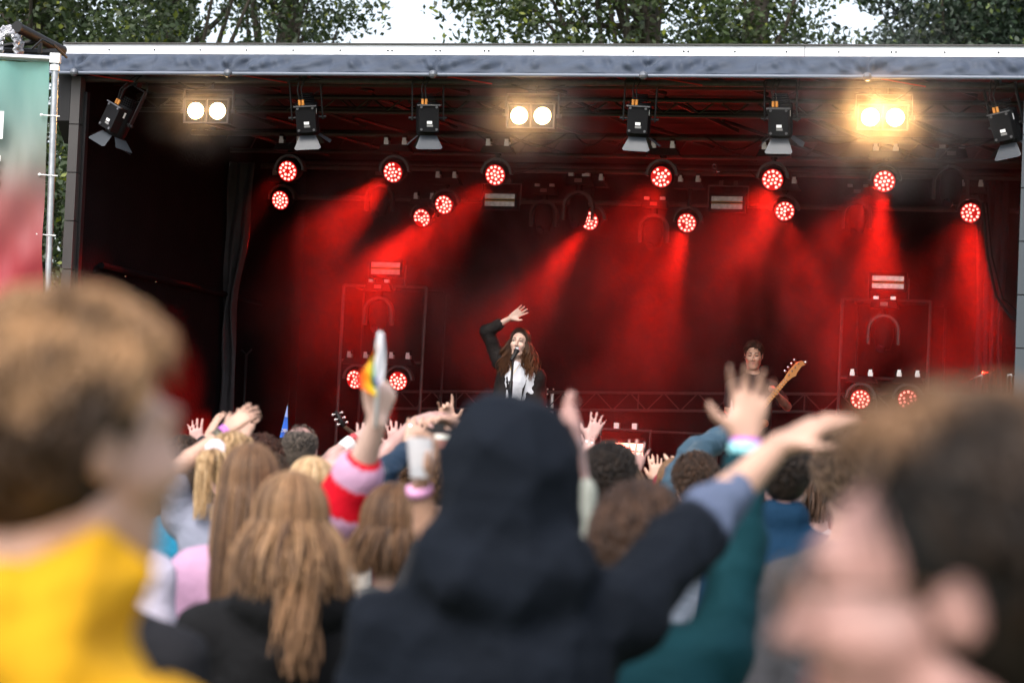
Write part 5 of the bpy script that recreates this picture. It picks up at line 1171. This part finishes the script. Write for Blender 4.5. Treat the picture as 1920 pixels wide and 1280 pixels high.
person('person with thick dark hair and navy shirt right of the beige jacket', P(1145,900,9.0), yaw=-28, skin='fair', hair=hair_short(BLKH,.022,2600,.045,.0035), top=fabric('navy_shirt',(.012,.022,.045)))
d=11; person('person with long hair behind the thick dark hair, fingers raised', P(1172,925,d), skin='pink', hair=hair_long(BRN,.2,200), top=fabric('white_top',(.6,.6,.62)), arms=(None,arm(P(1186,930,d+.1),P(1186,893,d+.2),P(1196,852,d+.2),AWAY,1,curl=.1,spread=.3)), sleeve=(1,1))
d=13.2; e,T,J,ft=person('far person holding up a hand with black nails over the white keyboard', P(1158,880,d), skin='fair', hair=hair_short(DKB), top=fabric('black_top',(.02,.02,.022)), arms=(None,arm(P(1240,965,d),P(1233,905,d+.02),P(1228,850,d+.05),AWAY,1,curl=.25,spread=.1,thumb=.5)), sleeve=(2,1.8))
d=11.9; person('person with long brown hair in a maroon jacket', P(1270,908,d), yaw=-30, skin='fair', hair=hair_long(BRN,.3,300,.006,.014,.02,.008,.8), top=fabric('maroon_jacket',(.20,.012,.03)), bulk=1.15, arms=(arm(P(1247,905,d+.1),P(1262,880,d+.3),P(1270,870,d+.4),AWAY,1),None), sleeve=(2,2))
d=10.2; person('person with short dark hair and a light grey hoodie, below the blue puffer sleeve', P(1303,908,d), yaw=6, skin='fair', hair=hair_short(DKB,.02,2400,.04,.0035), top=fabric('light_grey_hoodie',(.12,.14,.18)), hood='down')
d=11.3; person('person in a blue grey puffer jacket raising one arm beside the bass player', P(1296,935,d), skin='pink', hair=hair_short(DKB), top=mat('blue_puffer',(.028,.06,.09),.55,spec=.3,var=.15,scale=10,bump=.3,bscale=25), topname='puffer_jacket', bulk=1.3, armfat=1.15, fold=.016, arms=(None,arm(P(1306,848,d+.02),P(1370,812,d+.15),P(1385,770,d+.2),AWAY,1,curl=.1,spread=.2,sh=P(1276,905,d))), sleeve=(2,1.85))
d=8.5; person('person with black cropped hair in a navy jacket, right of the teal sleeve', P(1472,893,d), yaw=-4, skin='pink', hair=hair_short(BLKH,.014,2200,.03,.0035), top=fabric('blue_navy_jacket',(.004,.022,.05)), bulk=1.15, collar=True, shoulder=.2)
person('person with messy grey brown hair behind the right profile', P(1600,898,6.5), yaw=-5, skin='fair', hair=hair_short([(.14,.10,.075),(.08,.06,.05),(.22,.17,.13)],.03,2400,.05,.004), top=fabric('dark_grey_top',(.04,.04,.045)))
person('person in a pale top beyond the navy jacket\'s right shoulder', P(1530,930,12), skin='pink', hair=hair_long(DKB,.15,160), top=fabric('pale_top',(.55,.5,.5)))

for px,py,d,y_,hc,tc,lab in ((657,888,12.6,-8,DKB,(.03,.03,.035),'far person with dark hair glimpsed under the bare arms left of the flag hand'),
      (748,890,13.2,10,BRN,(.12,.03,.04),'far person with brown hair between the flag arm and the navy sleeve'),
      (1216,948,12.2,5,DKB,(.05,.06,.07),'person with dark hair just under the black nailed hand'),
      (1385,905,13.0,-5,BRN,(.1,.1,.09),'far person with brown hair between the puffer sleeve and the navy jacket'),
      (395,872,13.5,0,BRN,(.04,.05,.05),'far person with brown hair behind the blonde ponytail'),
      (1100,905,12.6,-6,BRN,(.3,.3,.32),'far person in pale grey just right of the clapping hands')):
    hp={657:(676,850,684,806),748:(742,842,738,796),395:(372,838,366,800),1100:(1112,868,1100,826)}.get(px)
    ar_=(None,None)
    if hp:
        q0=P(hp[0],hp[1],d+.1); ar_=(None,arm(P(hp[0]+8,hp[1]+70,d+.05),q0,P(hp[2],hp[3],d+.12),AWAY,1,curl=.2,spread=.18)) if px!=395 else (arm(P(hp[0]-6,hp[1]+70,d+.05),q0,P(hp[2],hp[3],d+.12),AWAY,-1,curl=.2,spread=.18),None)
    person(lab, P(px,py,d), arms=ar_, sleeve=(1.2,1.2), yaw=y_, hair=hair_short(hc), top=fabric('top_%d'%px,tc), skin='pink')
